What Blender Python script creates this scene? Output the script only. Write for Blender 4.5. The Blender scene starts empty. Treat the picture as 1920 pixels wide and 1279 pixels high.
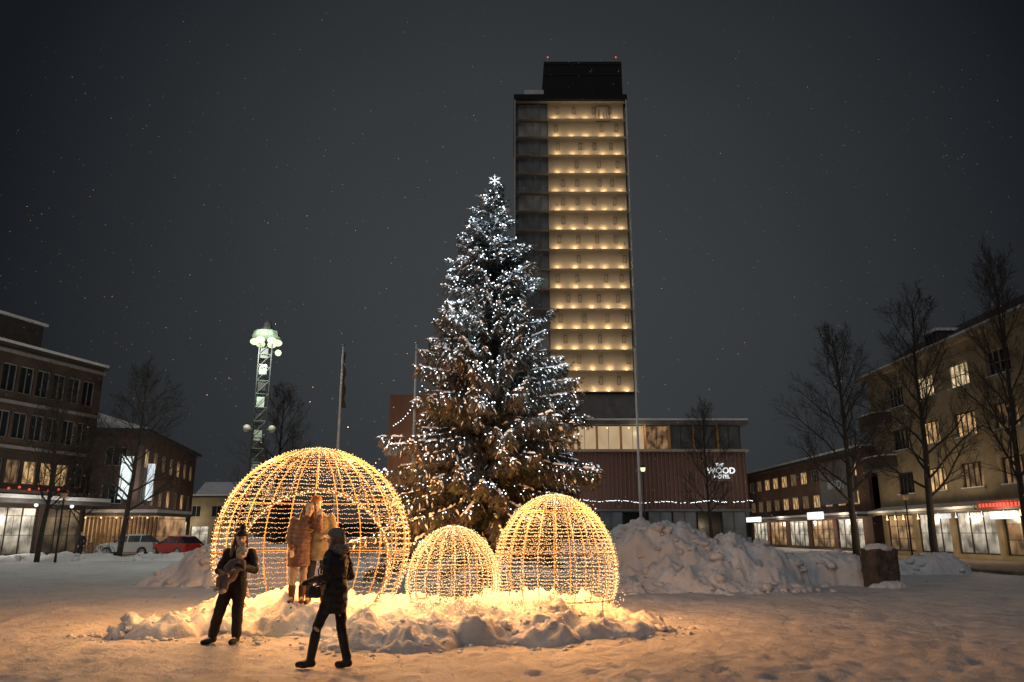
import bpy, bmesh, math, random
from mathutils import Vector, Matrix, noise
V=Vector
R=random.Random(11)
PI=math.pi
scene=bpy.context.scene
scene.view_settings.view_transform='Standard'; scene.view_settings.look='None'; scene.view_settings.exposure=0
C=scene.collection
TILT=math.atan(360/1440.0); CT=math.cos(TILT); ST=math.sin(TILT); CH=1.65
def at(px,py,Y):
    x=(px-960)/1440; v=(639.5-py)/1440
    ry=CT-v*ST; rz=ST+v*CT; t=Y/ry
    return V((x*t,Y,CH+rz*t))
def gx(px,Y,z=0.0):
    return (px-960)/1440*(Y*CT+(z-CH)*ST)

# ---------------------------------------------------------------- materials
def newmat(name):
    m=bpy.data.materials.new(name); m.use_nodes=True
    return m,m.node_tree,m.node_tree.nodes['Principled BSDF']
def M(name,col,rough=.7,var=.25,scale=6,bump=0.0,bscale=30,metal=0,coord='Object',dist=.02):
    m,t,b=newmat(name); n=t.nodes; l=t.links
    tc=n.new('ShaderNodeTexCoord')
    nz=n.new('ShaderNodeTexNoise'); nz.inputs['Scale'].default_value=scale; nz.inputs['Detail'].default_value=5
    l.new(tc.outputs[coord],nz.inputs['Vector'])
    r=n.new('ShaderNodeValToRGB'); r.color_ramp.elements[0].position=.3; r.color_ramp.elements[1].position=.7
    r.color_ramp.elements[0].color=[c*(1-var) for c in col]+[1]; r.color_ramp.elements[1].color=[min(1,c*(1+var)) for c in col]+[1]
    l.new(nz.outputs['Fac'],r.inputs[0]); l.new(r.outputs[0],b.inputs['Base Color'])
    b.inputs['Roughness'].default_value=rough; b.inputs['Metallic'].default_value=metal
    if bump:
        n2=n.new('ShaderNodeTexNoise'); n2.inputs['Scale'].default_value=bscale; n2.inputs['Detail'].default_value=6
        l.new(tc.outputs[coord],n2.inputs['Vector'])
        bp=n.new('ShaderNodeBump'); bp.inputs['Strength'].default_value=bump; bp.inputs['Distance'].default_value=dist
        l.new(n2.outputs['Fac'],bp.inputs['Height']); l.new(bp.outputs[0],b.inputs['Normal'])
    return m
def E(name,col,strength,var=0.0,scale=1.2,base=(.05,.05,.05)):
    m,t,b=newmat(name); n=t.nodes; l=t.links
    b.inputs['Base Color'].default_value=(*base,1); b.inputs['Roughness'].default_value=.3
    b.inputs['Emission Color'].default_value=(*col,1); b.inputs['Emission Strength'].default_value=strength
    if var:
        tc=n.new('ShaderNodeTexCoord'); mp=n.new('ShaderNodeMapping'); mp.inputs['Scale'].default_value=(1,1,.5)
        nz=n.new('ShaderNodeTexNoise'); nz.inputs['Scale'].default_value=scale; nz.inputs['Detail'].default_value=4
        l.new(tc.outputs['Object'],mp.inputs[0]); l.new(mp.outputs[0],nz.inputs['Vector'])
        mr=n.new('ShaderNodeMapRange'); mr.inputs[1].default_value=.35; mr.inputs[2].default_value=.65
        mr.inputs[3].default_value=strength*(1-var); mr.inputs[4].default_value=strength*(1+var)
        l.new(nz.outputs['Fac'],mr.inputs[0]); l.new(mr.outputs[0],b.inputs['Emission Strength'])
    m.cycles.emission_sampling='NONE'
    return m
def shopmat(name,c1,c2,strength,bw=1.1,rh=.9):
    m,t,b=newmat(name); n=t.nodes; l=t.links
    tc=n.new('ShaderNodeTexCoord'); sp=n.new('ShaderNodeSeparateXYZ'); l.new(tc.outputs['Object'],sp.inputs[0])
    cb=n.new('ShaderNodeCombineXYZ'); l.new(sp.outputs[0],cb.inputs[0]); l.new(sp.outputs[2],cb.inputs[1])
    bt=n.new('ShaderNodeTexBrick'); bt.inputs['Scale'].default_value=1; bt.inputs['Brick Width'].default_value=bw; bt.inputs['Row Height'].default_value=rh
    bt.inputs['Color1'].default_value=(*c1,1); bt.inputs['Color2'].default_value=(*c2,1); bt.inputs['Mortar'].default_value=(*[q*.35 for q in c1],1); bt.inputs['Mortar Size'].default_value=.03
    l.new(cb.outputs[0],bt.inputs['Vector'])
    nz=n.new('ShaderNodeTexNoise'); nz.inputs['Scale'].default_value=.9; nz.inputs['Detail'].default_value=5; l.new(tc.outputs['Object'],nz.inputs['Vector'])
    mr=n.new('ShaderNodeMapRange'); mr.inputs[1].default_value=.36; mr.inputs[2].default_value=.66; mr.inputs[3].default_value=.2; mr.inputs[4].default_value=1.15
    l.new(nz.outputs['Fac'],mr.inputs[0])
    gz=n.new('ShaderNodeMapRange'); gz.inputs[1].default_value=0; gz.inputs[2].default_value=2.8; gz.inputs[3].default_value=.22; gz.inputs[4].default_value=1.4; l.new(sp.outputs[2],gz.inputs[0])  # glow rises with height, painting bright ceiling light into the pane
    mm=n.new('ShaderNodeMath'); mm.operation='MULTIPLY'; l.new(mr.outputs[0],mm.inputs[0]); l.new(gz.outputs[0],mm.inputs[1])
    ms=n.new('ShaderNodeMath'); ms.operation='MULTIPLY'; ms.inputs[1].default_value=strength; l.new(mm.outputs[0],ms.inputs[0])
    l.new(bt.outputs['Color'],b.inputs['Emission Color']); l.new(ms.outputs[0],b.inputs['Emission Strength'])
    b.inputs['Base Color'].default_value=(.03,.03,.03,1); b.inputs['Roughness'].default_value=.15
    m.cycles.emission_sampling='NONE'; return m
def brick(name,c1,c2,mort,scale=1.0):
    m,t,b=newmat(name); n=t.nodes; l=t.links
    tc=n.new('ShaderNodeTexCoord'); sp=n.new('ShaderNodeSeparateXYZ'); l.new(tc.outputs['Object'],sp.inputs[0])
    ad=n.new('ShaderNodeMath'); ad.operation='ADD'; l.new(sp.outputs[0],ad.inputs[0]); l.new(sp.outputs[1],ad.inputs[1])
    cb=n.new('ShaderNodeCombineXYZ'); l.new(ad.outputs[0],cb.inputs[0]); l.new(sp.outputs[2],cb.inputs[1])
    bt=n.new('ShaderNodeTexBrick'); bt.inputs['Scale'].default_value=scale
    bt.inputs['Color1'].default_value=(*c1,1); bt.inputs['Color2'].default_value=(*c2,1); bt.inputs['Mortar'].default_value=(*mort,1)
    bt.inputs['Brick Width'].default_value=.3; bt.inputs['Row Height'].default_value=.1; bt.inputs['Mortar Size'].default_value=.012
    l.new(cb.outputs[0],bt.inputs['Vector'])
    nz=n.new('ShaderNodeTexNoise'); nz.inputs['Scale'].default_value=.6; nz.inputs['Detail'].default_value=6
    l.new(tc.outputs['Object'],nz.inputs['Vector'])
    mr=n.new('ShaderNodeMapRange'); mr.inputs[1].default_value=.3; mr.inputs[2].default_value=.7; mr.inputs[3].default_value=.6; mr.inputs[4].default_value=1.2
    l.new(nz.outputs['Fac'],mr.inputs[0])
    mx=n.new('ShaderNodeVectorMath'); mx.operation='SCALE'; l.new(bt.outputs['Color'],mx.inputs[0]); l.new(mr.outputs[0],mx.inputs['Scale'])
    l.new(mx.outputs[0],b.inputs['Base Color']); b.inputs['Roughness'].default_value=.85
    return m
def planks(name,c1,c2,width=.3,rough=.7):
    m,t,b=newmat(name); n=t.nodes; l=t.links
    tc=n.new('ShaderNodeTexCoord'); mp=n.new('ShaderNodeMapping')
    mp.inputs['Scale'].default_value=(1/width,1/width,.05)
    l.new(tc.outputs['Object'],mp.inputs[0])
    fl=n.new('ShaderNodeVectorMath'); fl.operation='FLOOR'; l.new(mp.outputs[0],fl.inputs[0])
    wn=n.new('ShaderNodeTexWhiteNoise'); l.new(fl.outputs[0],wn.inputs['Vector'])
    nz=n.new('ShaderNodeTexNoise'); nz.inputs['Scale'].default_value=2; nz.inputs['Detail'].default_value=6; l.new(mp.outputs[0],nz.inputs['Vector'])
    ad=n.new('ShaderNodeMath'); ad.operation='MULTIPLY_ADD'; ad.inputs[1].default_value=.55; l.new(wn.outputs['Value'],ad.inputs[0])
    ml=n.new('ShaderNodeMath'); ml.operation='MULTIPLY'; ml.inputs[1].default_value=.45; l.new(nz.outputs['Fac'],ml.inputs[0]); l.new(ml.outputs[0],ad.inputs[2])
    mx=n.new('ShaderNodeMix'); mx.data_type='RGBA'; mx.inputs[6].default_value=(*c1,1); mx.inputs[7].default_value=(*c2,1)
    l.new(ad.outputs[0],mx.inputs[0]); l.new(mx.outputs[2],b.inputs['Base Color']); b.inputs['Roughness'].default_value=rough
    return m
def snowmat(name,col,bump=.5,bs=9,dist=.06):
    m,t,b=newmat(name); n=t.nodes; l=t.links
    tc=n.new('ShaderNodeTexCoord')
    a=n.new('ShaderNodeTexNoise'); a.inputs['Scale'].default_value=.7; a.inputs['Detail'].default_value=8; a.inputs['Roughness'].default_value=.65
    l.new(tc.outputs['Object'],a.inputs['Vector'])
    r=n.new('ShaderNodeValToRGB'); r.color_ramp.elements[0].position=.3; r.color_ramp.elements[1].position=.62
    r.color_ramp.elements[0].color=[c*.78 for c in col]+[1]; r.color_ramp.elements[1].color=[*col,1]
    l.new(a.outputs['Fac'],r.inputs[0]); l.new(r.outputs[0],b.inputs['Base Color'])
    b.inputs['Roughness'].default_value=.65
    n1=n.new('ShaderNodeTexNoise'); n1.inputs['Scale'].default_value=bs; n1.inputs['Detail'].default_value=8; n1.inputs['Roughness'].default_value=.72
    l.new(tc.outputs['Object'],n1.inputs['Vector'])
    vo=n.new('ShaderNodeTexVoronoi'); vo.feature='SMOOTH_F1'; vo.inputs['Scale'].default_value=bs*.35; l.new(tc.outputs['Object'],vo.inputs['Vector'])
    sm=n.new('ShaderNodeMath'); sm.operation='ADD'; l.new(n1.outputs['Fac'],sm.inputs[0]); l.new(vo.outputs['Distance'],sm.inputs[1])
    bp=n.new('ShaderNodeBump'); bp.inputs['Strength'].default_value=bump; bp.inputs['Distance'].default_value=dist
    l.new(sm.outputs[0],bp.inputs['Height']); l.new(bp.outputs[0],b.inputs['Normal'])
    return m
def puffer(name,col,period=.09,strength=.9,rough=.5):
    m,t,b=newmat(name); n=t.nodes; l=t.links
    tc=n.new('ShaderNodeTexCoord')
    w=n.new('ShaderNodeTexWave'); w.bands_direction='Z'; w.inputs['Scale'].default_value=.314/period; w.inputs['Distortion'].default_value=1.2; w.inputs['Detail'].default_value=2
    l.new(tc.outputs['Object'],w.inputs['Vector'])
    bp=n.new('ShaderNodeBump'); bp.inputs['Strength'].default_value=strength; bp.inputs['Distance'].default_value=.015
    l.new(w.outputs['Fac'],bp.inputs['Height']); l.new(bp.outputs[0],b.inputs['Normal'])
    r=n.new('ShaderNodeValToRGB'); r.color_ramp.elements[0].color=[c*.8 for c in col]+[1]; r.color_ramp.elements[1].color=[*col,1]; r.color_ramp.elements[1].position=.4
    l.new(w.outputs['Fac'],r.inputs[0]); l.new(r.outputs[0],b.inputs['Base Color']); b.inputs['Roughness'].default_value=rough
    return m

SNOW=snowmat('snow',(.84,.84,.86),.8,10,.055); SNOWG=snowmat('ground snow',(.77,.76,.77),1.0,6,.12)
SNOWT=M('tree snow',(.82,.84,.88),.7,.08)
BULB=E('warm bulb',(1,.68,.32),2.6); BULBW=E('white bulb',(.82,.93,1),6)
WIRE=M('dark wire',(.03,.03,.03)); WARMWIRE=M('gold frame paint',(.24,.15,.065),.5)
STEEL=M('steel',(.35,.36,.37),.4,metal=.7); BLACK=M('black paint',(.015,.015,.017),.5); PITCH=M('pitch black cladding',(.004,.004,.0045),.8); WHITE=M('white paint',(.75,.76,.76),.5,.08)
DARKGLASS=M('dark glass',(.02,.024,.03),.12,.3,.6); GLASSB=E('dim glazing',(.9,.84,.72),.026,.7,.5,(.13,.13,.125)); GLASSC=E('dimmer glazing',(.8,.84,.86),.01,.7,.6,(.09,.095,.1))  # both glazing materials carry a faint emission put in to lighten the panes
LITW=E('warm lit pane',(1,.6,.26),.6,.75,2.2); LITD=E('dim lit pane',(1,.55,.25),.16,.85,2.2); LITC=E('cool lit pane',(.85,.95,1),.8,.35,1)
LITW2=E('white warm lit pane',(1,.74,.42),.78,.6,2.2)
SHOP=shopmat('shop interior',(1,.62,.3),(.75,.38,.17),.7); SHOPW=shopmat('bright shop interior',(1,.87,.68),(.9,.74,.55),.95,1.4,1.3); SHOPD=shopmat('dim shop interior',(1,.7,.4),(.6,.36,.2),.2,1.4,1.3)
SIGNW=E('white sign light',(.95,1,.98),1.2); SIGNR=E('red sign light',(1,.1,.05),.9); REDL=E('red beacon',(1,.1,.05),1.6)
FRAME=M('dark window frame',(.04,.035,.03),.5); FRAMEW=M('pale window frame',(.36,.33,.29),.5)
CONC=M('concrete',(.27,.26,.25),.85,.2,2,.2,20); CONCD=M('dark concrete',(.12,.12,.125),.85,.25,1.2)
BRICKD=brick('dark brown brick',(.09,.052,.037),(.07,.041,.031),(.1,.082,.07)); BRICKR=brick('red brick',(.155,.066,.046),(.12,.054,.038),(.14,.108,.09))
PLASTER=M('beige plaster',(.33,.265,.18),.9,.22,1.3,.25,25)
REDWOOD=planks('red brown cladding',(.14,.075,.06),(.21,.115,.092),.45); ORWOOD=planks('orange brown cladding',(.24,.11,.065),(.34,.17,.1),.45); WOOD=planks('pale wood panel',(.43,.345,.24),(.53,.43,.31),1.3)
BARK=M('bark',(.045,.037,.031),.9,.4,9,.5,25)
ROOFD=M('dark roof sheet',(.045,.04,.04),.6,.3,2)

# ---------------------------------------------------------------- mesh builder
T_=(1+5**.5)/2
_n=(1+T_*T_)**.5
ICV=[V(p)/_n for p in [(-1,T_,0),(1,T_,0),(-1,-T_,0),(1,-T_,0),(0,-1,T_),(0,1,T_),(0,-1,-T_),(0,1,-T_),(T_,0,-1),(T_,0,1),(-T_,0,-1),(-T_,0,1)]]
ICF=[(0,11,5),(0,5,1),(0,1,7),(0,7,10),(0,10,11),(1,5,9),(5,11,4),(11,10,2),(10,7,6),(7,1,8),(3,9,4),(3,4,2),(3,2,6),(3,6,8),(3,8,9),(4,9,5),(2,4,11),(6,2,10),(8,6,7),(9,8,1)]
class MB:
    def __init__(s): s.v=[]; s.f=[]
    def add(s,vs,fs):
        b=len(s.v); s.v.extend(tuple(v) for v in vs); s.f.extend(tuple(i+b for i in f) for f in fs); return s
    def box(s,x0,x1,y0,y1,z0,z1):
        return s.add([(x0,y0,z0),(x1,y0,z0),(x1,y1,z0),(x0,y1,z0),(x0,y0,z1),(x1,y0,z1),(x1,y1,z1),(x0,y1,z1)],
              [(3,2,1,0),(4,5,6,7),(0,1,5,4),(1,2,6,5),(2,3,7,6),(3,0,4,7)])
    def tube(s,pts,rad,n=6,closed=False):
        pts=[V(p) for p in pts]; k=len(pts)
        if not hasattr(rad,'__len__'): rad=[rad]*k
        vs=[]; prev=None
        for i,p in enumerate(pts):
            if closed: t=pts[(i+1)%k]-pts[i-1]
            else: t=pts[min(i+1,k-1)]-pts[max(i-1,0)]
            t.normalize()
            if prev is None:
                a=V((0,0,1)) if abs(t.z)<.9 else V((1,0,0))
                u=t.cross(a).normalized()
            else:
                u=prev-t*prev.dot(t)
                u=u.normalized() if u.length>1e-6 else t.orthogonal().normalized()
            prev=u; w=t.cross(u)
            for j in range(n):
                q=2*PI*j/n; vs.append(p+(u*math.cos(q)+w*math.sin(q))*rad[i])
        fs=[]
        for i in range(k if closed else k-1):
            for j in range(n):
                a=i*n+j; b=i*n+(j+1)%n; c=((i+1)%k)*n+(j+1)%n; d=((i+1)%k)*n+j
                fs.append((a,b,c,d))
        if not closed and n>2:
            fs.append(tuple(range(n-1,-1,-1))); fs.append(tuple((k-1)*n+j for j in range(n)))
        return s.add(vs,fs)
    def ico(s,c,r):
        c=V(c); return s.add([c+v*r for v in ICV],ICF)
    def ell(s,c,r,Mx=None,nu=14,nv=9):
        c=V(c); vs=[]; fs=[]
        if not hasattr(r,'__len__'): r=(r,r,r)
        for i in range(1,nv):
            th=PI*i/nv
            for j in range(nu):
                ph=2*PI*j/nu
                vs.append(V((r[0]*math.sin(th)*math.cos(ph),r[1]*math.sin(th)*math.sin(ph),r[2]*math.cos(th))))
        vs.append(V((0,0,r[2]))); vs.append(V((0,0,-r[2])))
        if Mx is None: vs=[v+c for v in vs]
        else: vs=[Mx@(v+c) for v in vs]
        for i in range(nv-2):
            for j in range(nu):
                fs.append((i*nu+j,(i+1)*nu+j,(i+1)*nu+(j+1)%nu,i*nu+(j+1)%nu))
        top=len(vs)-2; bot=top+1
        for j in range(nu):
            fs.append((top,j,(j+1)%nu)); fs.append((bot,(nv-2)*nu+(j+1)%nu,(nv-2)*nu+j))
        return s.add(vs,fs)
    def cap(s,p0,p1,r0,r1,n=12):
        p0=V(p0); p1=V(p1); t=(p1-p0); 
        if t.length<1e-5: return s.ell(p0,r0)
        t.normalize(); pts=[];rad=[]
        for a in (80,55,25): pts.append(p0-t*r0*math.sin(math.radians(a))); rad.append(r0*math.cos(math.radians(a)))
        pts.append(p0); rad.append(r0); pts.append(p1); rad.append(r1)
        for a in (25,55,80): pts.append(p1+t*r1*math.sin(math.radians(a))); rad.append(r1*math.cos(math.radians(a)))
        return s.tube(pts,rad,n)
    def rings(s,rs,n=18,Mx=None):
        vs=[];fs=[];k=len(rs)
        for c,rx,ry in rs:
            for j in range(n):
                a=2*PI*j/n; v=V((c[0]+rx*math.cos(a),c[1]+ry*math.sin(a),c[2])); vs.append(Mx@v if Mx else v)
        for i in range(k-1):
            for j in range(n): fs.append((i*n+j,i*n+(j+1)%n,(i+1)*n+(j+1)%n,(i+1)*n+j))
        fs.append(tuple(range(n-1,-1,-1))); fs.append(tuple((k-1)*n+j for j in range(n)))
        return s.add(vs,fs)
    def mesh(s,name,mat=None,smooth=False):
        me=bpy.data.meshes.new(name); me.from_pydata(s.v,[],s.f); me.update()
        if mat: me.materials.append(mat)
        if smooth: me.polygons.foreach_set('use_smooth',[True]*len(me.polygons))
        return me
    def build(s,name,mat,parent=None,smooth=False,loc=None,rz=0):
        return obj(name,s.mesh(name,mat,smooth),parent,loc,rz)
def obj(name,me,parent=None,loc=None,rz=0):
    o=bpy.data.objects.new(name,me); C.objects.link(o)
    if parent: o.parent=parent
    if loc is not None: o.location=loc
    if rz: o.rotation_euler=(0,0,rz)
    return o
def tag(o,label,cat,group=None,kind=None):
    if label: o['label']=label
    if cat: o['category']=cat
    if group: o['group']=group
    if kind: o['kind']=kind
    return o
def stuff(o): o['kind']='stuff'; return o
def thing(name,label,cat,loc=(0,0,0),rz=0,group=None):
    o=bpy.data.objects.new(name,None); C.objects.link(o); o.empty_display_size=.2
    o.location=loc; o.rotation_euler=(0,0,rz); return tag(o,label,cat,group)
def lamp(loc,power,col,rad=.15,name='point_lamp'):
    d=bpy.data.lights.new(name,'POINT'); d.energy=power; d.color=col; d.shadow_soft_size=rad
    o=bpy.data.objects.new(name,d); C.objects.link(o); o.location=loc; return o
def text(name,body,size,mat,parent,loc,rot,ext=.03):
    cu=bpy.data.curves.new('txt','FONT'); cu.body=body; cu.size=size; cu.extrude=ext; cu.align_x='CENTER'; cu.align_y='CENTER'; cu.offset=size*.02
    t=bpy.data.objects.new('txt',cu); C.objects.link(t)
    bpy.context.view_layer.update(); dg=bpy.context.evaluated_depsgraph_get()
    me=bpy.data.meshes.new_from_object(t.evaluated_get(dg)); bpy.data.objects.remove(t)
    me.materials.clear(); me.materials.append(mat)
    o=obj(name,me,parent,loc); o.rotation_euler=rot; return o
def sculpt(name,mb,mat,parent,vox=.012,sm=4,fac=.5):
    o=mb.build(name,mat,parent)
    r=o.modifiers.new('r','REMESH'); r.mode='VOXEL'; r.voxel_size=vox; r.use_smooth_shade=True
    if sm: q=o.modifiers.new('s','SMOOTH'); q.iterations=sm; q.factor=fac
    bpy.context.view_layer.update(); dg=bpy.context.evaluated_depsgraph_get()
    me=bpy.data.meshes.new_from_object(o.evaluated_get(dg)); o.modifiers.clear(); o.data=me
    me.materials.clear(); me.materials.append(mat)
    me.polygons.foreach_set('use_smooth',[True]*len(me.polygons)); me.name=name
    return o
def N(x,y,z=0.0): return noise.noise(V((x,y,z)))
def ruffle(o,fn):
    me=o.data; nv=len(me.vertices); co_=[0.0]*(3*nv); no=[0.0]*(3*nv)
    me.vertices.foreach_get('co',co_); me.vertices.foreach_get('normal',no)
    for i in range(nv):
        x,y,z=co_[3*i:3*i+3]; d=fn(x,y,z)
        for k in range(3): co_[3*i+k]+=no[3*i+k]*d
    me.vertices.foreach_set('co',co_); me.update()

# ---------------------------------------------------------------- camera, world, ambient fill
cam=bpy.data.cameras.new('camera'); cam.lens=27; cam.sensor_width=36; cam.clip_end=3000; cam.clip_start=.1
co=bpy.data.objects.new('camera',cam); C.objects.link(co); co.location=(0,0,CH); co.rotation_euler=(PI/2+TILT,0,0)
scene.camera=co
w=bpy.data.worlds.new('World'); scene.world=w; w.use_nodes=True
n=w.node_tree.nodes; l=w.node_tree.links
bg=n['Background']; out=n['World Output']
sky=n.new('ShaderNodeTexSky'); sky.sky_type='NISHITA'; sky.sun_disc=False; sky.sun_elevation=math.radians(-4); sky.sun_rotation=math.radians(180)
bg2=n.new('ShaderNodeBackground'); bg2.inputs[1].default_value=.02; l.new(sky.outputs[0],bg2.inputs[0])
tc=n.new('ShaderNodeTexCoord'); dt=n.new('ShaderNodeVectorMath'); dt.operation='DOT_PRODUCT'
dt.inputs[1].default_value=V((.02,.965,.26)).normalized(); l.new(tc.outputs['Generated'],dt.inputs[0])
nz=n.new('ShaderNodeTexNoise'); nz.inputs['Scale'].default_value=2.2; nz.inputs['Detail'].default_value=4; l.new(tc.outputs['Generated'],nz.inputs['Vector'])
na=n.new('ShaderNodeMath'); na.operation='MULTIPLY_ADD'; na.inputs[1].default_value=.05; l.new(nz.outputs['Fac'],na.inputs[0]); l.new(dt.outputs['Value'],na.inputs[2])
nb=n.new('ShaderNodeMath'); nb.operation='SUBTRACT'; nb.inputs[1].default_value=.025; l.new(na.outputs[0],nb.inputs[0])
cr=n.new('ShaderNodeValToRGB'); e=cr.color_ramp.elements
e[0].position=.5; e[0].color=(.004,.0046,.0066,1); e[1].position=1; e[1].color=(.045,.049,.0525,1)
for p,c in ((.8,(.008,.0095,.0128,1)),(.93,(.029,.0322,.0358,1))):
    q=e.new(p); q.color=c
l.new(nb.outputs[0],cr.inputs[0]); l.new(cr.outputs[0],bg.inputs[0]); bg.inputs[1].default_value=1
ad=n.new('ShaderNodeAddShader'); l.new(bg.outputs[0],ad.inputs[0]); l.new(bg2.outputs[0],ad.inputs[1]); l.new(ad.outputs[0],out.inputs['Surface'])
sd=bpy.data.lights.new('ambient_fill','SUN'); sd.energy=.36; sd.angle=math.radians(40); sd.color=(.98,.96,.96)  # night scene: directional light added as general ambient fill for snow and facades
so=bpy.data.objects.new('ambient_fill',sd); C.objects.link(so); so.rotation_euler=(math.radians(42),0,math.radians(-15))
def gh(x,y):
    d=math.hypot(x,y)
    k=1 if d<45 else max(0,1-(d-45)/30)
    h=.06*N(x*.35,y*.35)+.045*N(x*1.1,y*1.1,5)
    f=N(x*2.6,y*2.6,9); h-=.07*max(0,f-.08)
    f=N(x*4.6,y*3.6,19); h-=.075*max(0,f-.1)
    h+=.025*N(x*7,y*7,2)
    if x>2: h-=.012*max(0,math.sin((x*.8-y*.42)*5+2.5*N(x*.4,y*.4,8))-.8)*5*min(1,(x-2)/3)
    return h*k

# ---------------------------------------------------------------- people
SKIN=M('skin',(.62,.43,.33),.55,.08); EYE=M('dark eye',(.02,.015,.012),.2); LIP=M('lip',(.35,.12,.1),.4)
def hand(mb,w_,d,nrm,ths,g=0.0,sc=1.0):
    d=V(d).normalized(); nrm=V(nrm); nrm=(nrm-d*nrm.dot(d)).normalized(); s=d.cross(nrm)*ths
    w_=V(w_); mx=Matrix((( s.x,d.x,nrm.x),(s.y,d.y,nrm.y),(s.z,d.z,nrm.z))).to_4x4(); mx.translation=w_
    mb.ell((0,.05*sc,0),((.04+g)*sc,(.055+g)*sc,(.018+g)*sc),mx)
    for o,L in ((-.03,.055),(-.01,.072),(.011,.078),(.031,.07)):
        a=mx@V((o*sc,.085*sc,0)); b=mx@V((o*1.1*sc,(.085+L*.55)*sc,.012*sc)); c=mx@V((o*1.1*sc,(.085+L*.85)*sc,.04*sc))
        mb.cap(a,b,(.0105+g)*sc,(.0095+g)*sc,8); mb.cap(b,c,(.0095+g)*sc,(.008+g)*sc,8)
    a=mx@V((.03*sc,.03*sc,0)); b=mx@V((.06*sc,.06*sc,.015*sc)); c=mx@V((.062*sc,.092*sc,.03*sc))
    mb.cap(a,b,(.013+g)*sc,(.011+g)*sc,8); mb.cap(b,c,(.011+g)*sc,(.009+g)*sc,8)
def headM(c,yaw=0,pitch=0,roll=0):
    m_=(Matrix.Rotation(yaw,4,'Z')@Matrix.Rotation(pitch,4,'X')@Matrix.Rotation(roll,4,'Y')); m_.translation=V(c); return m_
def lerp(a,b,t): return V(a).lerp(V(b),t)
def person(label,loc,rz,J,cl,name='person',cat='person',sc=1.0,group=None):
    root=thing(name,label,cat,loc,rz,group); root.scale=(sc,sc,sc)
    b=MB(); Hm=headM(J['head'],*J.get('hrot',(0,0,0)))
    b.ell((0,.012,.02),(.078,.098,.098),Hm).ell((0,-.012,-.045),(.06,.075,.075),Hm).ell((0,-.095,-.02),(.013,.02,.028),Hm)
    b.ell((0,-.062,-.085),(.03,.025,.025),Hm)
    for s in (-1,1): b.ell((s*.08,.015,-.015),(.012,.02,.03),Hm)
    pel,che,nec=V(J['pel']),V(J['chest']),V(J['neck'])
    b.cap(nec-V((0,0,.05)),V(J['head'])+V((0,.01,-.06)),.055,.05)
    b.rings([(pel-V((0,0,.1)),.13,.1),(pel,.155,.11),(lerp(pel,che,.5),.13,.095),(che,.16,.11),(lerp(che,nec,.6),.15,.09),(nec-V((0,0,.03)),.07,.06)])
    for s,S in ((-1,'R'),(1,'L')):
        sh,el,wr=[V(J[k+S]) for k in ('sho','elb','wri')]
        b.cap(sh,el,.05,.04).cap(el,wr,.04,.028); 
        hd=V(J.get('hd'+S,tuple(wr-el))); nr=J.get('hn'+S,(0,-.3,-1))
        hand(b,wr,hd,nr,s)
        if cl.get('gloves'):
            gl=MB(); hand(gl,wr,hd,nr,s,.004); gl.cap(wr-hd.normalized()*.05,wr+hd.normalized()*.03,.042,.036)
            sculpt('glove',gl,cl['gloves'],root,.008,1)
        hp,kn,an,to=[V(J[k+S]) for k in ('hip','kne','ank','toe')]
        b.cap(hp,kn,.082,.056).cap(kn,an,.054,.036).cap(an,to,.035,.028)
    sculpt('body',b,SKIN,root,.0075,2)
    for s in (-1,1):
        MB().ell((s*.031,-.087,.005),(.012,.007,.008),Hm,8,6).build('eye',EYE,root,True)
        MB().ell((s*.032,-.09,.03),(.02,.007,.005),Hm,8,6).build('eyebrow',EYE,root,True)
    MB().ell((0,-.09,-.058),(.023,.008,.008),Hm,8,6).build('mouth',LIP,root,True)
    hair=MB()
    hc=cl.get('hair')
    if hc:
        hair.ell((0,.042,.034),(.088,.096,.096),Hm)
        if cl.get('long'):
            for s in (-1,1):
                p0=Hm@V((s*.085,.02,.02)); p1=Hm@V((s*.1,.0,-.12)); p2=Hm@V((s*.115,-.05,-.27))
                hair.cap(p0,p1,.024,.032).cap(p1,p2,.032,.022)
            hair.cap(Hm@V((0,.07,0)),Hm@V((0,.09,-.2)),.075,.06)
        sculpt('hair',hair,hc,root,.011,2)
    if cl.get('hat'):
        h=MB(); h.rings([((0,.012,.055),.093,.112),((0,.012,.09),.094,.112),((0,.018,.125),.078,.092),((0,.022,.15),.045,.055)],20,Hm)
        h.rings([((0,.01,.045),.098,.117),((0,.01,.08),.099,.118)],20,Hm)
        ht=sculpt('hat',h,cl['hat'],root,.01,2)
        if cl.get('pom'): sculpt('pompom',MB().ell((0,.03,.19),.052,Hm),cl['pom'],ht,.012,0)
    k=MB(); hem=cl['hem']; pz=pel.z
    kn=(V(J['kneL'])+V(J['kneR']))/2; wdt=cl.get('wide',1.0); ar=cl.get('arm',1.0)
    kx=(hem-pz)/(kn.z-pz) if pz-kn.z>.1 else 0
    hc_=lerp(pel,kn,kx); hc_.z=hem
    sp_=abs((V(J['kneL'])-V(J['kneR'])).y)*.28*min(1,kx)
    k.rings([(hc_,.185*wdt,.15*wdt+sp_),(lerp(hc_,pel,.5),.195*wdt,.155*wdt+sp_*.6),(pel,.19*wdt,.15*wdt),(lerp(pel,che,.5),.172*wdt,.132*wdt),(che,.195*wdt,.15*wdt),(lerp(che,nec,.55),.18*wdt,.12*wdt),(nec-V((0,0,.03)),.1,.095),(nec+V((0,0,.015)),.085,.085)])
    for S in 'LR':
        sh,el,wr=[V(J[q+S]) for q in ('sho','elb','wri')]
        k.cap(sh,el,.078*ar,.064*ar).cap(el,wr,.062*ar,.05*ar)
    ko=sculpt('coat',k,cl['coat'],root,.012,4)
    ruffle(ko,lambda x,y,z:.014*N(x*6,y*6,z*9)+.009*N(x*16,y*16,z*22))
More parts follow.
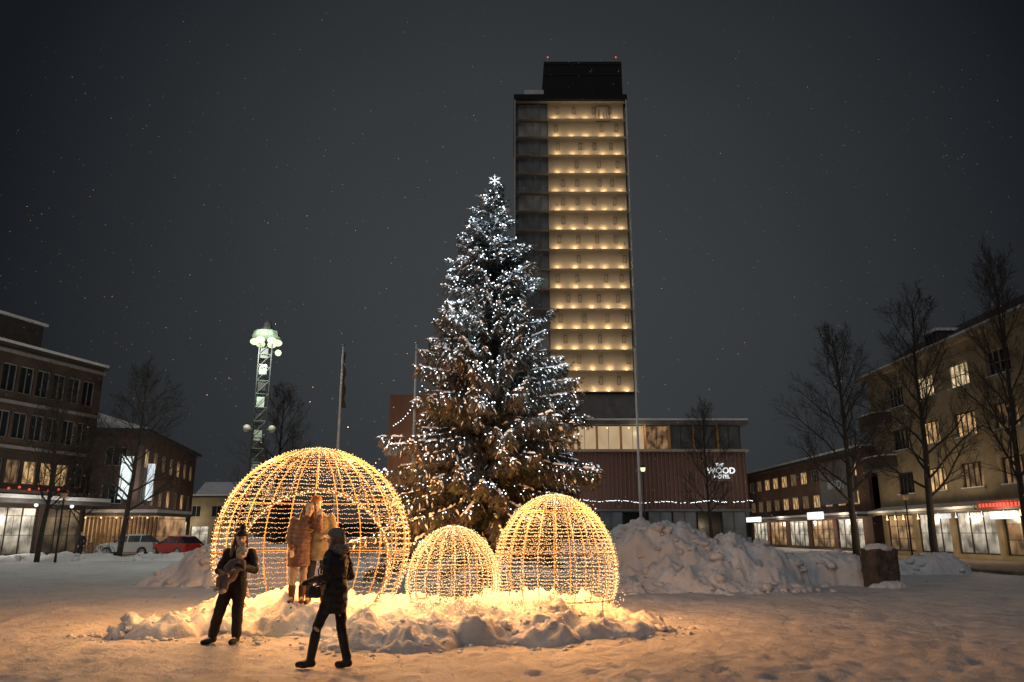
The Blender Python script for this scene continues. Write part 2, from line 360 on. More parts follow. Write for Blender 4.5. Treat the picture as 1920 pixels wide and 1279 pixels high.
    if cl.get('collar'):
        fz=cl.get('fur',0); sculpt('scarf',MB().ell(nec+V((0,.01+fz*.04,-.015+fz*.03)),(.108+fz*.02,.11+fz*.01,.045+fz*.035)),cl['collar'],root,.012,1)
    t=MB()
    for S in 'LR':
        hp,kn_,an,to=[V(J[q+S]) for q in ('hip','kne','ank','toe')]
        w1=cl.get('leg',.015); t.cap(hp,kn_,.085+w1,.06+w1).cap(kn_,an+V((0,0,.03)),.058+w1,.044+w1)
        d=(to-an); d.z=0; d.normalize(); s_=lerp(an,kn_,cl.get('shaft',.4)); bo=MB()
        bo.cap(s_,an,.066,.053).cap(an-d*.03-V((0,0,.03)),to,.048,.04); bo.rings([((an+to)*.5-V((0,0,((an+to)*.5).z-.012)),.05,.05),((an+to)*.5-V((0,0,((an+to)*.5).z-.05)),.05,.05)],8)
        sculpt('boot',bo,cl['boots'],root,.012,3)
    t.ell(pel-V((0,0,.04)),(.15,.11,.12))
    to_=sculpt('trousers',t,cl['trousers'],root,.013,3)
    ruffle(to_,lambda x,y,z:.012*N(x*9,y*9,z*12))
    return root
CB=M('black cloth',(.01,.01,.0115),.75,.4,20,.3,60); CB2=puffer('black padded cloth',(.014,.014,.016),.09,.35,.6)
HAIRB=M('brown hair',(.09,.045,.025),.5,.4,30,.5,80); HAIRL=M('light brown hair',(.22,.14,.085),.5,.4,30,.5,80); RUST=puffer('brown puffer',(.16,.075,.048),.07,.5); OCHRE=M('tan coat',(.32,.23,.12),.75,.25,8,.4,40)
ORANGE=M('orange knit',(.45,.13,.03),.9,.2,30,.6,90); BEIGE=M('beige leggings',(.42,.31,.22),.8,.15,10); BROWN=M('brown boots',(.1,.045,.025),.6); DENIM=M('dark denim',(.03,.03,.045),.8)
GREYFUR=M('grey fur',(.22,.2,.19),.95,.5,40,1,70); PINK=M('dusky snowsuit',(.14,.105,.105),.8,.25,10,.3,40); TEAL=M('pale grey knit',(.4,.42,.4),.9,.3,40,.6,90); WOOLW=M('pale wool',(.5,.43,.38),.95,.3,40,.8,80)
A=(gx(430,12.6),12.6,gh(gx(430,12.6),12.6)-.005)
JA=dict(pel=(.0,0,.93),chest=(.03,.06,1.27),neck=(.04,.05,1.43),head=(.05,.0,1.565),hrot=(.35,-.12,.08),
 shoR=(-.15,.05,1.36),elbR=(-.25,-.02,1.09),wriR=(-.05,-.26,.99),hdR=(1,-.1,.1),hnR=(.2,.3,1),
 shoL=(.22,.05,1.36),elbL=(.33,-.08,1.1),wriL=(.16,-.33,1.17),hdL=(-1,-.1,.25),hnL=(0,1,0),
 hipR=(-.09,0,.88),kneR=(-.17,-.07,.49),ankR=(-.27,0,.1),toeR=(-.36,-.13,.045),hipL=(.09,0,.88),kneL=(.1,-.05,.48),ankL=(.08,.04,.1),toeL=(.06,-.12,.045))
person('person in black snowsuit and pompom hat carrying a small child',A,0,JA,dict(hair=HAIRB,long=True,hat=CB,pom=CB,coat=CB,hem=.8,wide=.95,trousers=CB,leg=.03,boots=CB,gloves=CB,collar=CB))
JC=dict(pel=(.02,-.25,1.03),chest=(.09,-.27,1.19),neck=(.13,-.26,1.26),head=(.16,-.26,1.35),hrot=(-.7,-.1,-.25),
 shoR=(.04,-.32,1.22),elbR=(-.02,-.36,1.14),wriR=(.02,-.39,1.08),shoL=(.19,-.24,1.22),elbL=(.22,-.3,1.14),wriL=(.14,-.38,1.13),
 hipR=(-.02,-.29,1.02),kneR=(-.1,-.37,.98),ankR=(-.11,-.36,.85),toeR=(-.13,-.42,.83),hipL=(.05,-.27,1.0),kneL=(.0,-.36,.95),ankL=(-.02,-.35,.82),toeL=(-.04,-.41,.8))
def child():
    root=thing('person','small child in dusky snowsuit and pale pompom hat carried on an arm','person',A,0)
    b=MB(); Hm=headM(JC['head'],*JC['hrot']); 
    b.ell((0,.01,.01),(.068,.08,.08),Hm).ell((0,-.02,-.03),(.055,.06,.055),Hm).ell((0,-.082,-.015),(.009,.012,.012),Hm)
    for s in (-1,1): b.ell((s*.068,.01,-.01),(.01,.015,.02),Hm)
    b.cap(JC['neck'],JC['head'],.04,.04).cap(JC['pel'],JC['chest'],.08,.075)
    su=MB(); su.cap(JC['pel'],JC['chest'],.1,.095).cap(JC['chest'],JC['neck'],.08,.055)
    for s,S in ((-1,'R'),(1,'L')):
        b.cap(JC['sho'+S],JC['elb'+S],.03,.026).cap(JC['elb'+S],JC['wri'+S],.026,.02); hand(b,JC['wri'+S],V(JC['wri'+S])-V(JC['elb'+S]),(0,-.3,-1),s,0,.55)
        b.cap(JC['hip'+S],JC['kne'+S],.045,.035).cap(JC['kne'+S],JC['ank'+S],.035,.025)
        su.cap(JC['sho'+S],JC['elb'+S],.048,.045).cap(JC['elb'+S],JC['wri'+S],.044,.035).cap(JC['hip'+S],JC['kne'+S],.066,.056).cap(JC['kne'+S],JC['ank'+S],.054,.043)
        sculpt('boot',MB().cap(JC['ank'+S],JC['toe'+S],.042,.036),WOOLW,root,.01,1)
    sculpt('body',b,SKIN,root,.007,2); sculpt('snowsuit',su,PINK,root,.011,3)
    h=MB(); h.rings([((0,.012,.015),.08,.094),((0,.012,.055),.08,.093),((0,.018,.09),.062,.072),((0,.02,.11),.035,.04)],18,Hm); ht=sculpt('hat',h,TEAL,root,.009,1)
    sculpt('pompom',MB().ell((0,.03,.145),.045,Hm),WOOLW,ht,.01,0)
    for s in (-1,1): MB().ell((s*.025,-.075,.0),(.009,.006,.007),Hm,8,6).build('eye',EYE,root,True)
    MB().ell((0,-.077,-.04),(.014,.006,.006),Hm,8,6).build('mouth',LIP,root,True)
child()
dx_=gx(622,10.3)
Dp=(dx_,10.3,gh(dx_,10.3)-.005)
JD=dict(pel=(0,0,.94),chest=(0,-.01,1.28),neck=(0,-.02,1.42),head=(0,-.05,1.555),hrot=(.1,-.05,0),
 shoR=(-.16,-.01,1.36),elbR=(-.22,.06,1.1),wriR=(-.11,-.2,1.06),shoL=(.16,-.02,1.36),elbL=(.22,.0,1.1),wriL=(.09,-.32,1.05),
 hipL=(.09,0,.88),kneL=(.1,-.18,.5),ankL=(.09,-.26,.1),toeL=(.09,-.44,.045),hipR=(-.09,0,.88),kneR=(-.1,.04,.49),ankR=(-.1,.15,.1),toeR=(-.12,0,.045))
person('person in long black padded coat seen from behind stepping left',Dp,math.radians(-112),JD,dict(hair=HAIRL,long=True,hat=GREYFUR,coat=CB2,hem=.66,wide=.92,arm=.92,trousers=CB,leg=.004,boots=BLACK,gloves=CB,collar=GREYFUR,fur=1,shaft=.75),sc=1.01)
bag=thing('shoulder_bag','black shoulder bag hanging at the hip of the person in long black coat','bag',Dp,math.radians(-112))
bb_=MB(); bb_.rings([((.23,-.16,.86),.03,.08),((.23,-.16,.9),.04,.1),((.23,-.16,.98),.035,.09),((.23,-.16,1.0),.02,.08)],14); sculpt('pouch',bb_,BLACK,bag,.011,2)
MB().tube([(.23,-.09,.99),(.2,-.14,1.2),(.05,-.14,1.42),(-.09,.03,1.42),(-.15,.14,1.25),(.0,.17,1.1),(.23,-.23,.99)],.009,5).build('strap',BLACK,bag)

# ---------------------------------------------------------------- ground
def axis(segs):
    r=[]
    for a,b,st in segs:
        n_=max(1,int(round((b-a)/st))); r+=[a+(b-a)*i/n_ for i in range(n_)]
    r.append(segs[-1][1]); return r
xs=axis([(-900,-100,200),(-100,-45,11),(-45,-13,.6),(-13,13,.08),(13,45,.6),(45,100,11),(100,900,200)])
ys=axis([(-60,2,10),(2,6,.25),(6,18,.075),(18,40,.25),(40,80,1.2),(80,200,20),(200,1500,260)])
vs=[(x,y,gh(x,y)) for y in ys for x in xs]; nx=len(xs)
fs=[(j*nx+i,j*nx+i+1,(j+1)*nx+i+1,(j+1)*nx+i) for j in range(len(ys)-1) for i in range(nx-1)]
g=MB(); g.v=vs; g.f=fs
tag(g.build('ground',SNOWG,smooth=True),'trampled snow covering the whole square','ground',kind='structure')
PAVE=M('gritty pavement',(.15,.11,.08),.9,.4,1.5,.3,30)
pv=MB(); pv.box(20.5,29,20,62,-.1,.11); tag(pv.build('pavement',PAVE),'brown gritted pavement in front of the right hand shops','pavement',kind='structure')
pv=MB(); pv.box(-44,-29,50,70,-.1,.1); tag(pv.build('path',M('packed grey snow',(.4,.39,.38),.9,.3,1)),'packed snow street on the left','path',kind='structure')
hl=MB(); k=60
for i in range(k+1):
    x=-260+520*i/k; h=7+5*N(x*.02,1)+2*N(x*.2,3)
    hl.v+= [(x,330,0),(x,330,h),(x,350,h*.8)]
    if i: b=3*i; hl.f+=[(b-3,b,b+1,b-2),(b-2,b+1,b+2,b-1)]
tag(hl.build('hills',M('far dark woodland',(.02,.022,.022))),'low dark wooded skyline far away','hills',kind='structure')

# ---------------------------------------------------------------- snow heaps
HS={}
def heap(name,label,blobs,x0,x1,y0,y1,st,seed,lump=.35,cell=1.6,chunks=0,cr=(.06,.2),crumbs=0,soft=.25,facet=.4):
    rr=random.Random(seed); nx=int((x1-x0)/st)+1; ny=int((y1-y0)/st)+1; mb=MB(); hs=[]
    for j in range(ny):
        for i in range(nx):
            x=x0+i*st; y=y0+j*st
            wx=x+.3*N(x*1.1,y*1.1,seed+3)+.16*N(x*3.5,y*3.5,seed+5); wy=y+.3*N(x*1.1,y*1.1,seed+7)+.16*N(x*3.5,y*3.5,seed+9)
            z=0
            for cx,cy,hx,hy,h,p in blobs:
                d=((wx-cx)/hx)**2+((wy-cy)/hy)**2
                if d<1: z=max(z,h*(1-d)**p)
            if z>0:
                k=min(1,z/soft)
                qx=x+.25*N(x*2.3,y*2.3,seed+13); qy=y+.25*N(x*2.3,y*2.3,seed+17)
                d=noise.voronoi(V((qx*cell,qy*cell,seed)))[0]
                d2=noise.voronoi(V((qx*cell*2.2,qy*cell*2.2,seed+4)))[0]
                d3=noise.voronoi(V((x*cell*4.7,y*cell*4.7,seed+6)))[0]
                z+=k*(lump*(.42-d[0])+lump*facet*(min(.45,d2[1]-d2[0])-.2)+lump*.4*(.35-d3[0])+.9*lump*N(x*.8,y*.8,seed)+.4*lump*N(x*2.4,y*2.4,seed+1)+.05*N(x*6,y*6,seed)+.028*N(x*13,y*13,seed+2))
            z=z+gh(x,y) if z>.02 else -.25
            hs.append(z); mb.v.append((x,y,z))
    for j in range(ny-1):
        for i in range(nx-1):
            a=j*nx+i; q=(a,a+1,a+nx+1,a+nx)
            if max(hs[t] for t in q)>-.2: mb.f.append(q)
    def lumpy(p,r):
        tmp=MB().ell((0,0,0),(rr.uniform(.8,1.25),rr.uniform(.8,1.25),rr.uniform(.5,.8)),None,9,6); o_=rr.random()*50
        mb.add([p+V(v)*r*(1+.8*N(v[0]*1.8+o_,v[1]*1.8,v[2]*1.8)) for v in tmp.v],tmp.f)
    c=0; tries=0
    while c<chunks and tries<chunks*20:
        tries+=1
        i=rr.randrange(nx); j=rr.randrange(ny); z=hs[j*nx+i]
        if z<-.1: continue
        c+=1; lumpy(V((x0+i*st,y0+j*st,z)),cr[0]+(cr[1]-cr[0])*rr.random()**2.5)
    c=0; tries=0; w_=int(.6/st)
    while c<crumbs and tries<crumbs*60:
        tries+=1
        i=rr.randrange(nx); j=rr.randrange(ny)
        if hs[j*nx+i]>-.1: continue
        if not any(0<=i+a<nx and 0<=j+b<ny and hs[(j+b)*nx+i+a]>-.1 for a,b in ((w_,0),(-w_,0),(0,w_),(0,-w_),(w_//2,w_//2),(-w_//2,w_//2))): continue
        c+=1; x=x0+i*st; y=y0+j*st; lumpy(V((x,y,gh(x,y))),cr[0]*.6+cr[1]*.5*rr.random()**3)
    o=mb.build(name,SNOW,smooth=True); tag(o,label,'snow heap')
    HS[label]=lambda x,y: hs[int(round((y-y0)/st))*nx+int(round((x-x0)/st))]
    return o
BANK='low lumpy snow bank glowing yellow under the three light domes'
heap('snow_bank',BANK,
 [(-3.3,15.7,3.5,2.6,.48,.75),(.1,15.1,2.8,2.3,.5,.75),(-5.8,13.7,1.0,.7,.33,.8),(-4.7,14.3,1.2,.9,.34,.7),(-3.6,14.2,1.1,.9,.5,.6),(-1.75,12.4,1.1,.8,.5,.75),(-.65,12.95,.8,.65,.35,.8),(.5,13.05,.8,.55,.29,.8),(1.5,13.5,.85,.55,.26,.8),(2.0,14.3,.7,.6,.22,.8),(-1.9,13.4,1.0,1.0,.46,.7)],
 -8,4.2,11,18.8,.042,3,.28,2.0,300,(.025,.12),360,.34,.35)
heap('snow_heap','huge chunky ploughed snow heap right of the spruce',
 [(4.7,27,2.4,2.8,1.95,.55),(6.8,26.7,2.1,2.7,1.6,.5),(8.0,26.3,1.4,2.0,1.35,.5),(6.0,24.6,2.6,1.8,.8,.7),(7.7,24.4,1.5,1.4,.45,.7),(3.4,24.1,1.5,1.4,.5,.7)],
 1.2,10.4,21.4,30.4,.06,11,.46,1.25,210,(.05,.22),140,.3,.3)
heap('snow_heap','flat topped snow wall between the chunky heap and the stone block',
 [(10.8,27.4,1.9,1.3,1.05,.2),(11.3,26.6,1.3,.7,.45,.5)],8.4,14,25,29.4,.07,21,.16,1.2,50,(.04,.16),40)
heap('snow_heap','smooth sloping snow heap left of the big light dome',
 [(-9.4,27.3,2.3,2.0,1.5,.9),(-10.9,27.0,1.7,1.5,.65,.8),(-8.0,27.5,2.2,1.9,1.2,.8)],-13.5,-5.5,24.8,30,.09,31,.22,.9,60,(.05,.2),30)
heap('snow_heap','small rounded snow mound on the right near the shops',
 [(18.0,34,1.5,1.1,.85,.7),(16.9,34,1.2,.9,.5,.7)],15.2,20,32.5,35.5,.1,41,.2,1.2,40,(.05,.18))
heap('snow_heap','long low snow ridge along the street in front of the parked cars',
 [(-28,49,5,1.4,.48,.6),(-34,47,5,1.4,.45,.6),(-21,50,4,1.2,.42,.6)],-40,-16,45,51.5,.2,51,.25,.8,80,(.08,.22))
heap('snow_heap','pale snow bank seen low behind the small dome and the trunk',
 [(-3,33,4,2,1.1,.6),(2,34,4,2,1.2,.6)],-8,7,30,37,.2,61,.4,.8,50,(.1,.3))
bx=gx(557,14.1,.42); zB=max(.25,HS[BANK](bx,14.05))-.02
JB=dict(pel=(-.02,0,.92),chest=(.03,.01,1.25),neck=(.05,.0,1.4),head=(.1,-.03,1.53),hrot=(.25,.0,.22),
 shoR=(-.14,.0,1.33),elbR=(-.2,.0,1.06),wriR=(-.16,-.16,.88),shoL=(.21,0,1.33),elbL=(.28,-.2,1.19),wriL=(.27,-.24,1.4),hdL=(.1,.05,1),hnL=(0,1,0),
 hipR=(-.1,0,.87),kneR=(-.1,-.03,.48),ankR=(-.1,0,.1),toeR=(-.13,-.15,.045),hipL=(.06,0,.87),kneL=(.07,-.02,.48),ankL=(.06,.01,.1),toeL=(.06,-.15,.045))
person('person with long brown hair in brown padded coat raising one hand',(bx,14.1,zB),.3,JB,dict(hair=HAIRB,long=True,coat=RUST,hem=.6,wide=1.0,arm=.94,trousers=BEIGE,leg=.004,boots=BROWN,shaft=.45,collar=RUST),sc=1.05)
cx_=gx(591,14.27,.42); zC=max(.25,HS[BANK](cx_,14.22))-.02
JM=dict(pel=(.02,0,.98),chest=(-.01,.02,1.33),neck=(-.03,.01,1.5),head=(-.07,-.02,1.65),hrot=(-.1,.0,-.2),
 shoR=(-.22,.03,1.43),elbR=(-.32,.12,1.18),wriR=(-.44,-.02,1.2),hdR=(-.6,-.6,0),hnR=(.5,-.8,0),shoL=(.18,.0,1.43),elbL=(.26,.0,1.14),wriL=(.12,-.22,1.12),
 hipR=(-.09,0,.93),kneR=(-.11,-.02,.51),ankR=(-.12,.02,.1),toeR=(-.15,-.15,.045),hipL=(.11,0,.93),kneL=(.12,-.02,.51),ankL=(.12,.02,.1),toeL=(.15,-.15,.045))
person('person in tan coat and orange beanie standing close beside the brown coat',(cx_,14.27,zC),.2,JM,dict(hair=HAIRB,hat=ORANGE,coat=OCHRE,hem=.72,wide=1.02,arm=.96,trousers=DENIM,boots=BROWN,collar=OCHRE),sc=1.05)
JP=dict(JA); JP.update(wriR=(-.25,-.1,.86),wriL=(.3,.05,.86),hdR=(0,0,-1),hdL=(0,0,-1),hnR=(1,0,0),hnL=(-1,0,0))
person('small distant person walking on the street at the left',(gx(147,52),52,.05),1.2,JP,dict(hair=HAIRB,coat=DENIM,hem=.75,trousers=CB,boots=BLACK,collar=CB))
# ---------------------------------------------------------------- stone block
STONE=M('dark stone',(.085,.067,.056),.9,.5,3,.8,8,dist=.06)
stn=thing('stone_block','dark rough upright stone block with a cap of snow','stone block',(gx(1655,25.4),25.4,0),.3); stn.scale=(.85,.85,.92)
q=sculpt('stone',MB().box(-.56,.56,-.38,.38,-.1,1.28),STONE,stn,.05,5)
ruffle(q,lambda x,y,z:.05*N(x*3,y*3,z*3)+.03*N(x*9,y*9,z*9))
cp=MB(); cp.ell((0,0,1.27),(.6,.44,.16)).ell((0,-.3,-.04),(.85,.5,.26))
q=sculpt('snow_cap',cp,SNOW,stn,.03,1)
ruffle(q,lambda x,y,z:.05*N(x*4,y*4,z*4)+.03*N(x*11,y*11,z*11))

# ---------------------------------------------------------------- light domes
def dome(label,cx,cy,cz,Rr,zb,nrib,nrow,bulbstep,opening=None,br=.013,hoops=3,zs=1.0):
    root=thing('light_dome',label,'light dome',(cx,cy,0),0,None)
    ax=None
    if opening: ax=V(opening[0]).normalized(); ca=math.cos(opening[1])
    def inside(p): return ax is not None and (p-V((0,0,cz))).normalized().dot(ax)>ca
    base_el=math.asin((zb-cz)/Rr)
    def sp(el,az): return V((Rr*math.cos(el)*math.cos(az),Rr*math.cos(el)*math.sin(az),cz+Rr*math.sin(el)*(zs if el>0 else 1)))
    rr=.008+.0024*Rr
    for i in range(nrib):
        az=2*PI*i/nrib+.11; pts=[];cur=[]
        for k in range(61):
            p=sp(base_el+(PI/2-base_el)*k/60*.985,az)
            if inside(p):
                if len(cur)>1: pts.append(cur)
                cur=[]
            else: cur.append(p)
        if len(cur)>1: pts.append(cur)
        mb=MB(); bl=MB()
        for c in pts:
            mb.tube(c,rr,5)
            L=0
            for a,b in zip(c,c[1:]):
                L+=(b-a).length
                if L>bulbstep*.85:
                    L=0; o_=(b-V((0,0,cz))).normalized()
                    bl.ico(b+o_*.02+V((R.gauss(0,.008),R.gauss(0,.008),R.gauss(0,.008))),br*1.15)
        r_=mb.build('rib',WARMWIRE,root,True)
        stuff(bl.build('bulb_strip',BULB,r_))
    for k in range(hoops+1):
        el=base_el if k==0 else base_el+(PI/2-base_el)*k/(hoops+1)
        segs=[];cur=[]
        for i in range(97):
            p=sp(el,2*PI*i/96)
            if inside(p):
                if len(cur)>1: segs.append(cur)
                cur=[]
            else: cur.append(p)
        if len(cur)>1: segs.append(cur)
        mb=MB()
        for c in segs: mb.tube(c,rr*1.25 if k==0 else rr*.8,5)
        mb.build('base_ring' if k==0 else 'hoop',WARMWIRE,root,True)
    for k in range(nrow):
        el=base_el+(PI/2-base_el)*(k+.5)/nrow*.97
        circ=2*PI*Rr*math.cos(el); nb_=max(6,int(circ/bulbstep)); cur=[];wires=MB();bl=MB()
        seg=2*PI/nrib
        for i in range(nb_+1):
            az=2*PI*(i+R.uniform(-.25,.25))/nb_+k*.37
            sag=.012*math.sin(((az-.11)%seg)/seg*PI)
            p=sp(el,az)-V((0,0,sag)); p+=V((R.gauss(0,.005),R.gauss(0,.005),R.gauss(0,.009)))
            if inside(p) or p.z<zb-.05:
                if len(cur)>1: wires.tube(cur,.0016,3)
                cur=[]
            else:
                cur.append(p)
                if R.random()<.95: bl.ico(p+V((0,0,-.006)),br*R.uniform(.75,1.1))
        if len(cur)>1: wires.tube(cur,.0016,3)
        if wires.v:
            s_=wires.build('light_string',WARMWIRE,root); stuff(bl.build('bulbs',BULB,s_))
    if opening:
        rad=opening[1]
        u=ax.orthogonal().normalized(); v=ax.cross(u); cur=[];mb=MB();bl=MB();segs=[]
        for i in range(221):
            q=2*PI*i/220
            p=V((0,0,cz))+Rr*(ax*math.cos(rad)+(u*math.cos(q)+v*math.sin(q))*math.sin(rad))
            if p.z<zb-.05:
                if len(cur)>1: segs.append(cur)
                cur=[]
            else: cur.append(p)
        if len(cur)>1: segs.append(cur)
        for c in segs:
            mb.tube(c,.034,6)
            for p in c:
                for _ in range(2): bl.ico(p+ax*.038+V((R.gauss(0,.018),R.gauss(0,.014),R.gauss(0,.018))),br*1.4)
        a_=mb.build('entrance_arch',WARMWIRE,root,True); stuff(bl.build('bulb_strip',BULB,a_))
    mb=MB(); mb.tube([(0,0,cz+Rr*zs-.03),(0,0,cz+Rr*zs+.02),(0,0,cz+Rr*zs+.06)],[.12,.08,.015],8); mb.build('top_cap',WARMWIRE,root)
    for i in range(6):
        az=2*PI*i/6+.3; p=sp(base_el,az)
        if p.y>0 or not opening or abs(p.x)>.6:
            MB().tube([p,(p.x*1.02,p.y*1.02,-.05)],rr*1.2,5).build('foot',WARMWIRE,root)
    return root
WL=(1,.41,.1)
BD=(-4.0,16.0)
tocam=V((4.0+.3,-16,0)).normalized()
axv=V((tocam.x*math.cos(math.radians(15)),tocam.y*math.cos(math.radians(15)),-math.sin(math.radians(15))))
dome('largest glowing wire dome of warm bulbs with an open arched entrance',BD[0],BD[1],1.42,1.91,.3,22,38,.046,(axv,math.radians(46)),.0077)
SX,MX=gx(848,15.2),gx(1043,15.6)
dome('smallest glowing bulb dome between the largest one and the right one',SX,15.2,.74,.87,.42,20,29,.031,None,.0073,hoops=2,zs=1.17)
dome('middle sized bulb dome without an entrance at the right end of the three',MX,15.6,.9,1.2,.43,22,35,.035,None,.0076,hoops=2,zs=1.23)
for a,z,p in ((.2,2.0,140),(1.2,2.0,60),(2.0,2.0,60),(2.95,2.0,160),(-.45,2.3,280),(3.6,2.3,280)):
    lamp((BD[0]+1.35*math.cos(a),BD[1]+1.35*math.sin(a),z),p,WL,.35)
lamp((BD[0]+.85,BD[1]-.7,3.1),400,WL,.3); lamp((BD[0]-.85,BD[1]-.7,3.1),400,WL,.3)
lamp((BD[0]+1.7,13.3,2.1),46,(1,.64,.32),.3); lamp((BD[0]-1.4,13.2,2.1),46,(1,.64,.32),.3)  # unseen front fill added for the couple, in place of arch bulbs
for dx in (-.4,.4): lamp((SX+dx,14.8,1.25),85,WL,.25)
for a in (.6,2.5): lamp((MX+.7*math.cos(a),15.5+.7*math.sin(a),1.3),40,WL,.3)
for a in (-.7,-2.3): lamp((MX+.75*math.cos(a),15.5+.75*math.sin(a),1.85),310,WL,.3)
for k,(x0,x1,yy) in enumerate(((-1.75,.2,14.2),(-.1,2.0,14.25))):
    mb=MB();bl=MB();pts=[]
    for i in range(110):
        x=x0+(x1-x0)*i/109; p=V((x,yy-.35*math.sin(PI*i/109)+R.gauss(0,.07),.46+R.gauss(0,.07))); pts.append(p)
        bl.ico(p,.009)
    o=mb.tube(pts,.0025,3).build('light_string',WARMWIRE); stuff(bl.build('bulbs',BULB,o))
    tag(o,('warm string of bulbs lying on snow under the smallest dome','warm string of bulbs lying on snow under the middle sized dome')[k],'string lights')

# ---------------------------------------------------------------- spruce
TX,TY=gx(910,20),20.0
prof_t=[(1.2,1.7),(2.0,2.65),(2.6,3.0),(3.4,2.85),(4.35,2.35),(5.8,1.8),(7.2,1.34),(8.8,.87),(10.1,.48),(11.1,.07)]
def prof(z):
    if z<=prof_t[0][0]: return prof_t[0][1]
    for (a,b),(c,d) in zip(prof_t,prof_t[1:]):
        if z<=c: return b+(d-b)*(z-a)/(c-a)
    return .06
needle=MB(); snowb=MB(); limbs=MB()
nv_,nf_=needle.v,needle.f
def card(p,d,wv,L,wd):
    b=len(nv_); nv_.append((p.x-wv.x*wd,p.y-wv.y*wd,p.z-wv.z*wd)); nv_.append((p.x+wv.x*wd,p.y+wv.y*wd,p.z+wv.z*wd)); nv_.append((p.x+d.x*L,p.y+d.y*L,p.z+d.z*L)); nf_.append((b,b+1,b+2))
def blob(p,d,L,wd,h):
    s_=d.cross(V((0,0,1)))
    if s_.length<1e-4: return
    s_.normalize(); up=s_.cross(d).normalized()
    b=len(snowb.v)
    snowb.v+=[tuple(p-d*L),tuple(p+s_*wd-d*L*.3),tuple(p+d*L),tuple(p-s_*wd+d*L*.2),tuple(p+up*h-d*L*.3),tuple(p+up*h*.8+d*L*.4)]
    snowb.f+=[(b,b+1,b+4),(b+1,b+5,b+4),(b+1,b+2,b+5),(b+2,b+3,b+5),(b+3,b+4,b+5),(b+3,b,b+4)]
def twig(p,d,L,snow,fat=1.0):
    nseg=max(2,int(L/.05)); q=p.copy(); dd=d.copy()
    for i in range(nseg):
        dd=(dd+V((0,0,-.09))).normalized(); q=q+dd*(L/nseg)
        sd_=dd.cross(V((R.gauss(0,.4),R.gauss(0,.4),1))).normalized()
        for s in (-1,1):
            dv=(dd*.75+sd_*s*R.uniform(.5,.9)+V((0,0,R.uniform(-.55,.2)))).normalized()
            card(q,dv,dd,R.uniform(.07,.115)*fat,R.uniform(.016,.026)*fat)
    card(q,dd,sd_,.1,.02)
    if R.random()<snow:
        m_=p+(q-p)*R.uniform(.5,.85); blob(m_+V((0,0,.012)),(q-p).normalized(),L*R.uniform(.2,.42),R.uniform(.018,.04),R.uniform(.016,.036))
BR=[];TW=[]
za=1.75
while za<10.98:
    nb_=12 if za<6 else (9 if za<9 else 6)
    f=(za-1.7)/9.2; a0=R.random()*6.28
    for b in range(nb_):
        az=a0+2*PI*b/nb_+R.gauss(0,.3)
        cl_=N(math.cos(az)*1.6+7,math.sin(az)*1.6,za*1.15)
        L=prof(za+.1)*(R.uniform(.55,.82) if R.random()<.33 else R.uniform(.88,1.1))*(1+.4*cl_)
        lim=1.12
        if 2.3<za<3.9 and math.cos(az)<-.6: L*=1.08; lim=1.2
        if za<4.0 and math.cos(az)>.2: L*=.88
        if za<2.7 and math.cos(az)>.2: L*=.92
        if za>5 and R.random()<.14: L*=1.2; lim=1.25
        L=min(L,prof(za+.1)*lim)
        A=.1+.72*f+R.gauss(0,.14 if za>4 else .07); B=.7-.24*f; Cc=.33 if f<.6 else .2
        hd=V((math.cos(az),math.sin(az),0)); pts=[]
        ns=max(4,int(L/.09))
        zz=za+R.uniform(-.24,.24); bend=R.gauss(0,.14); sv=V((-hd.y,hd.x,0))
        cx=TX+.15*f
        for i in range(ns+1):
            s=i/ns; pts.append(V((cx,TY,zz))+hd*(L*s)+sv*(bend*L*s*s)+V((0,0,L*(A*s-B*s*s+Cc*s*s*s))))
        sub=pts[::2] if len(pts)>5 else pts
        limbs.tube(sub,[max(.004,.019*(1-.85*i/len(sub)))*(1.3-f) for i in range(len(sub))],4)
        BR.append((pts,az,zz,L))
        for i in range(1,ns+1):
            s=i/ns
            if s<.1: continue
            p=pts[i]; d=(pts[i]-pts[i-1]).normalized(); sd_=d.cross(V((0,0,1))).normalized()
            tl=(.5*(1-s)**.6+.14)*min(1,.38+L/2.6); fat=1.4 if s<.6 else 1.15
            for sgn in (-1,1):
                droop=R.uniform(-1.2,-.3) if f<.6 else R.uniform(-.6,.15)
                td=(d*R.uniform(.5,.9)+sd_*sgn*R.uniform(.45,.9)+V((0,0,droop))).normalized()
                tL=tl*R.uniform(.65,1.15)
                twig(p,td,tL,(.14+.5*s)*(.5+1.2*f),fat)
                if s>.4 and R.random()<.65: TW.append((az,zz,p+td*tL*R.uniform(.3,.95)))
            for _ in range(2 if f<.5 else 1):
                if R.random()<.85 and f<.85:
                    td=(d*.3+sd_*R.gauss(0,.35)+V((0,0,-1))).normalized(); twig(p,td,R.uniform(.18,.55)*(1-.4*f)*(1.1-.45*s),.02,fat)
            if R.random()<(.14+.48*s)*(.6+.9*f): blob(p+V((0,0,.03)),d,R.uniform(.05,.11),R.uniform(.022,.055),R.uniform(.025,.055))
        twig(pts[-1],(pts[-1]-pts[-2]).normalized(),.15,.8)
    za+=.2 if za<6 else .18
NEED,tt,bb=newmat('spruce needles')
nz=tt.nodes.new('ShaderNodeTexNoise'); nz.inputs['Scale'].default_value=2.2; nz.inputs['Detail'].default_value=5
tcn=tt.nodes.new('ShaderNodeTexCoord'); tt.links.new(tcn.outputs['Object'],nz.inputs['Vector'])
rp=tt.nodes.new('ShaderNodeValToRGB'); rp.color_ramp.elements[0].position=.35; rp.color_ramp.elements[1].position=.65
rp.color_ramp.elements[0].color=(.02,.032,.026,1); rp.color_ramp.elements[1].color=(.052,.042,.034,1)
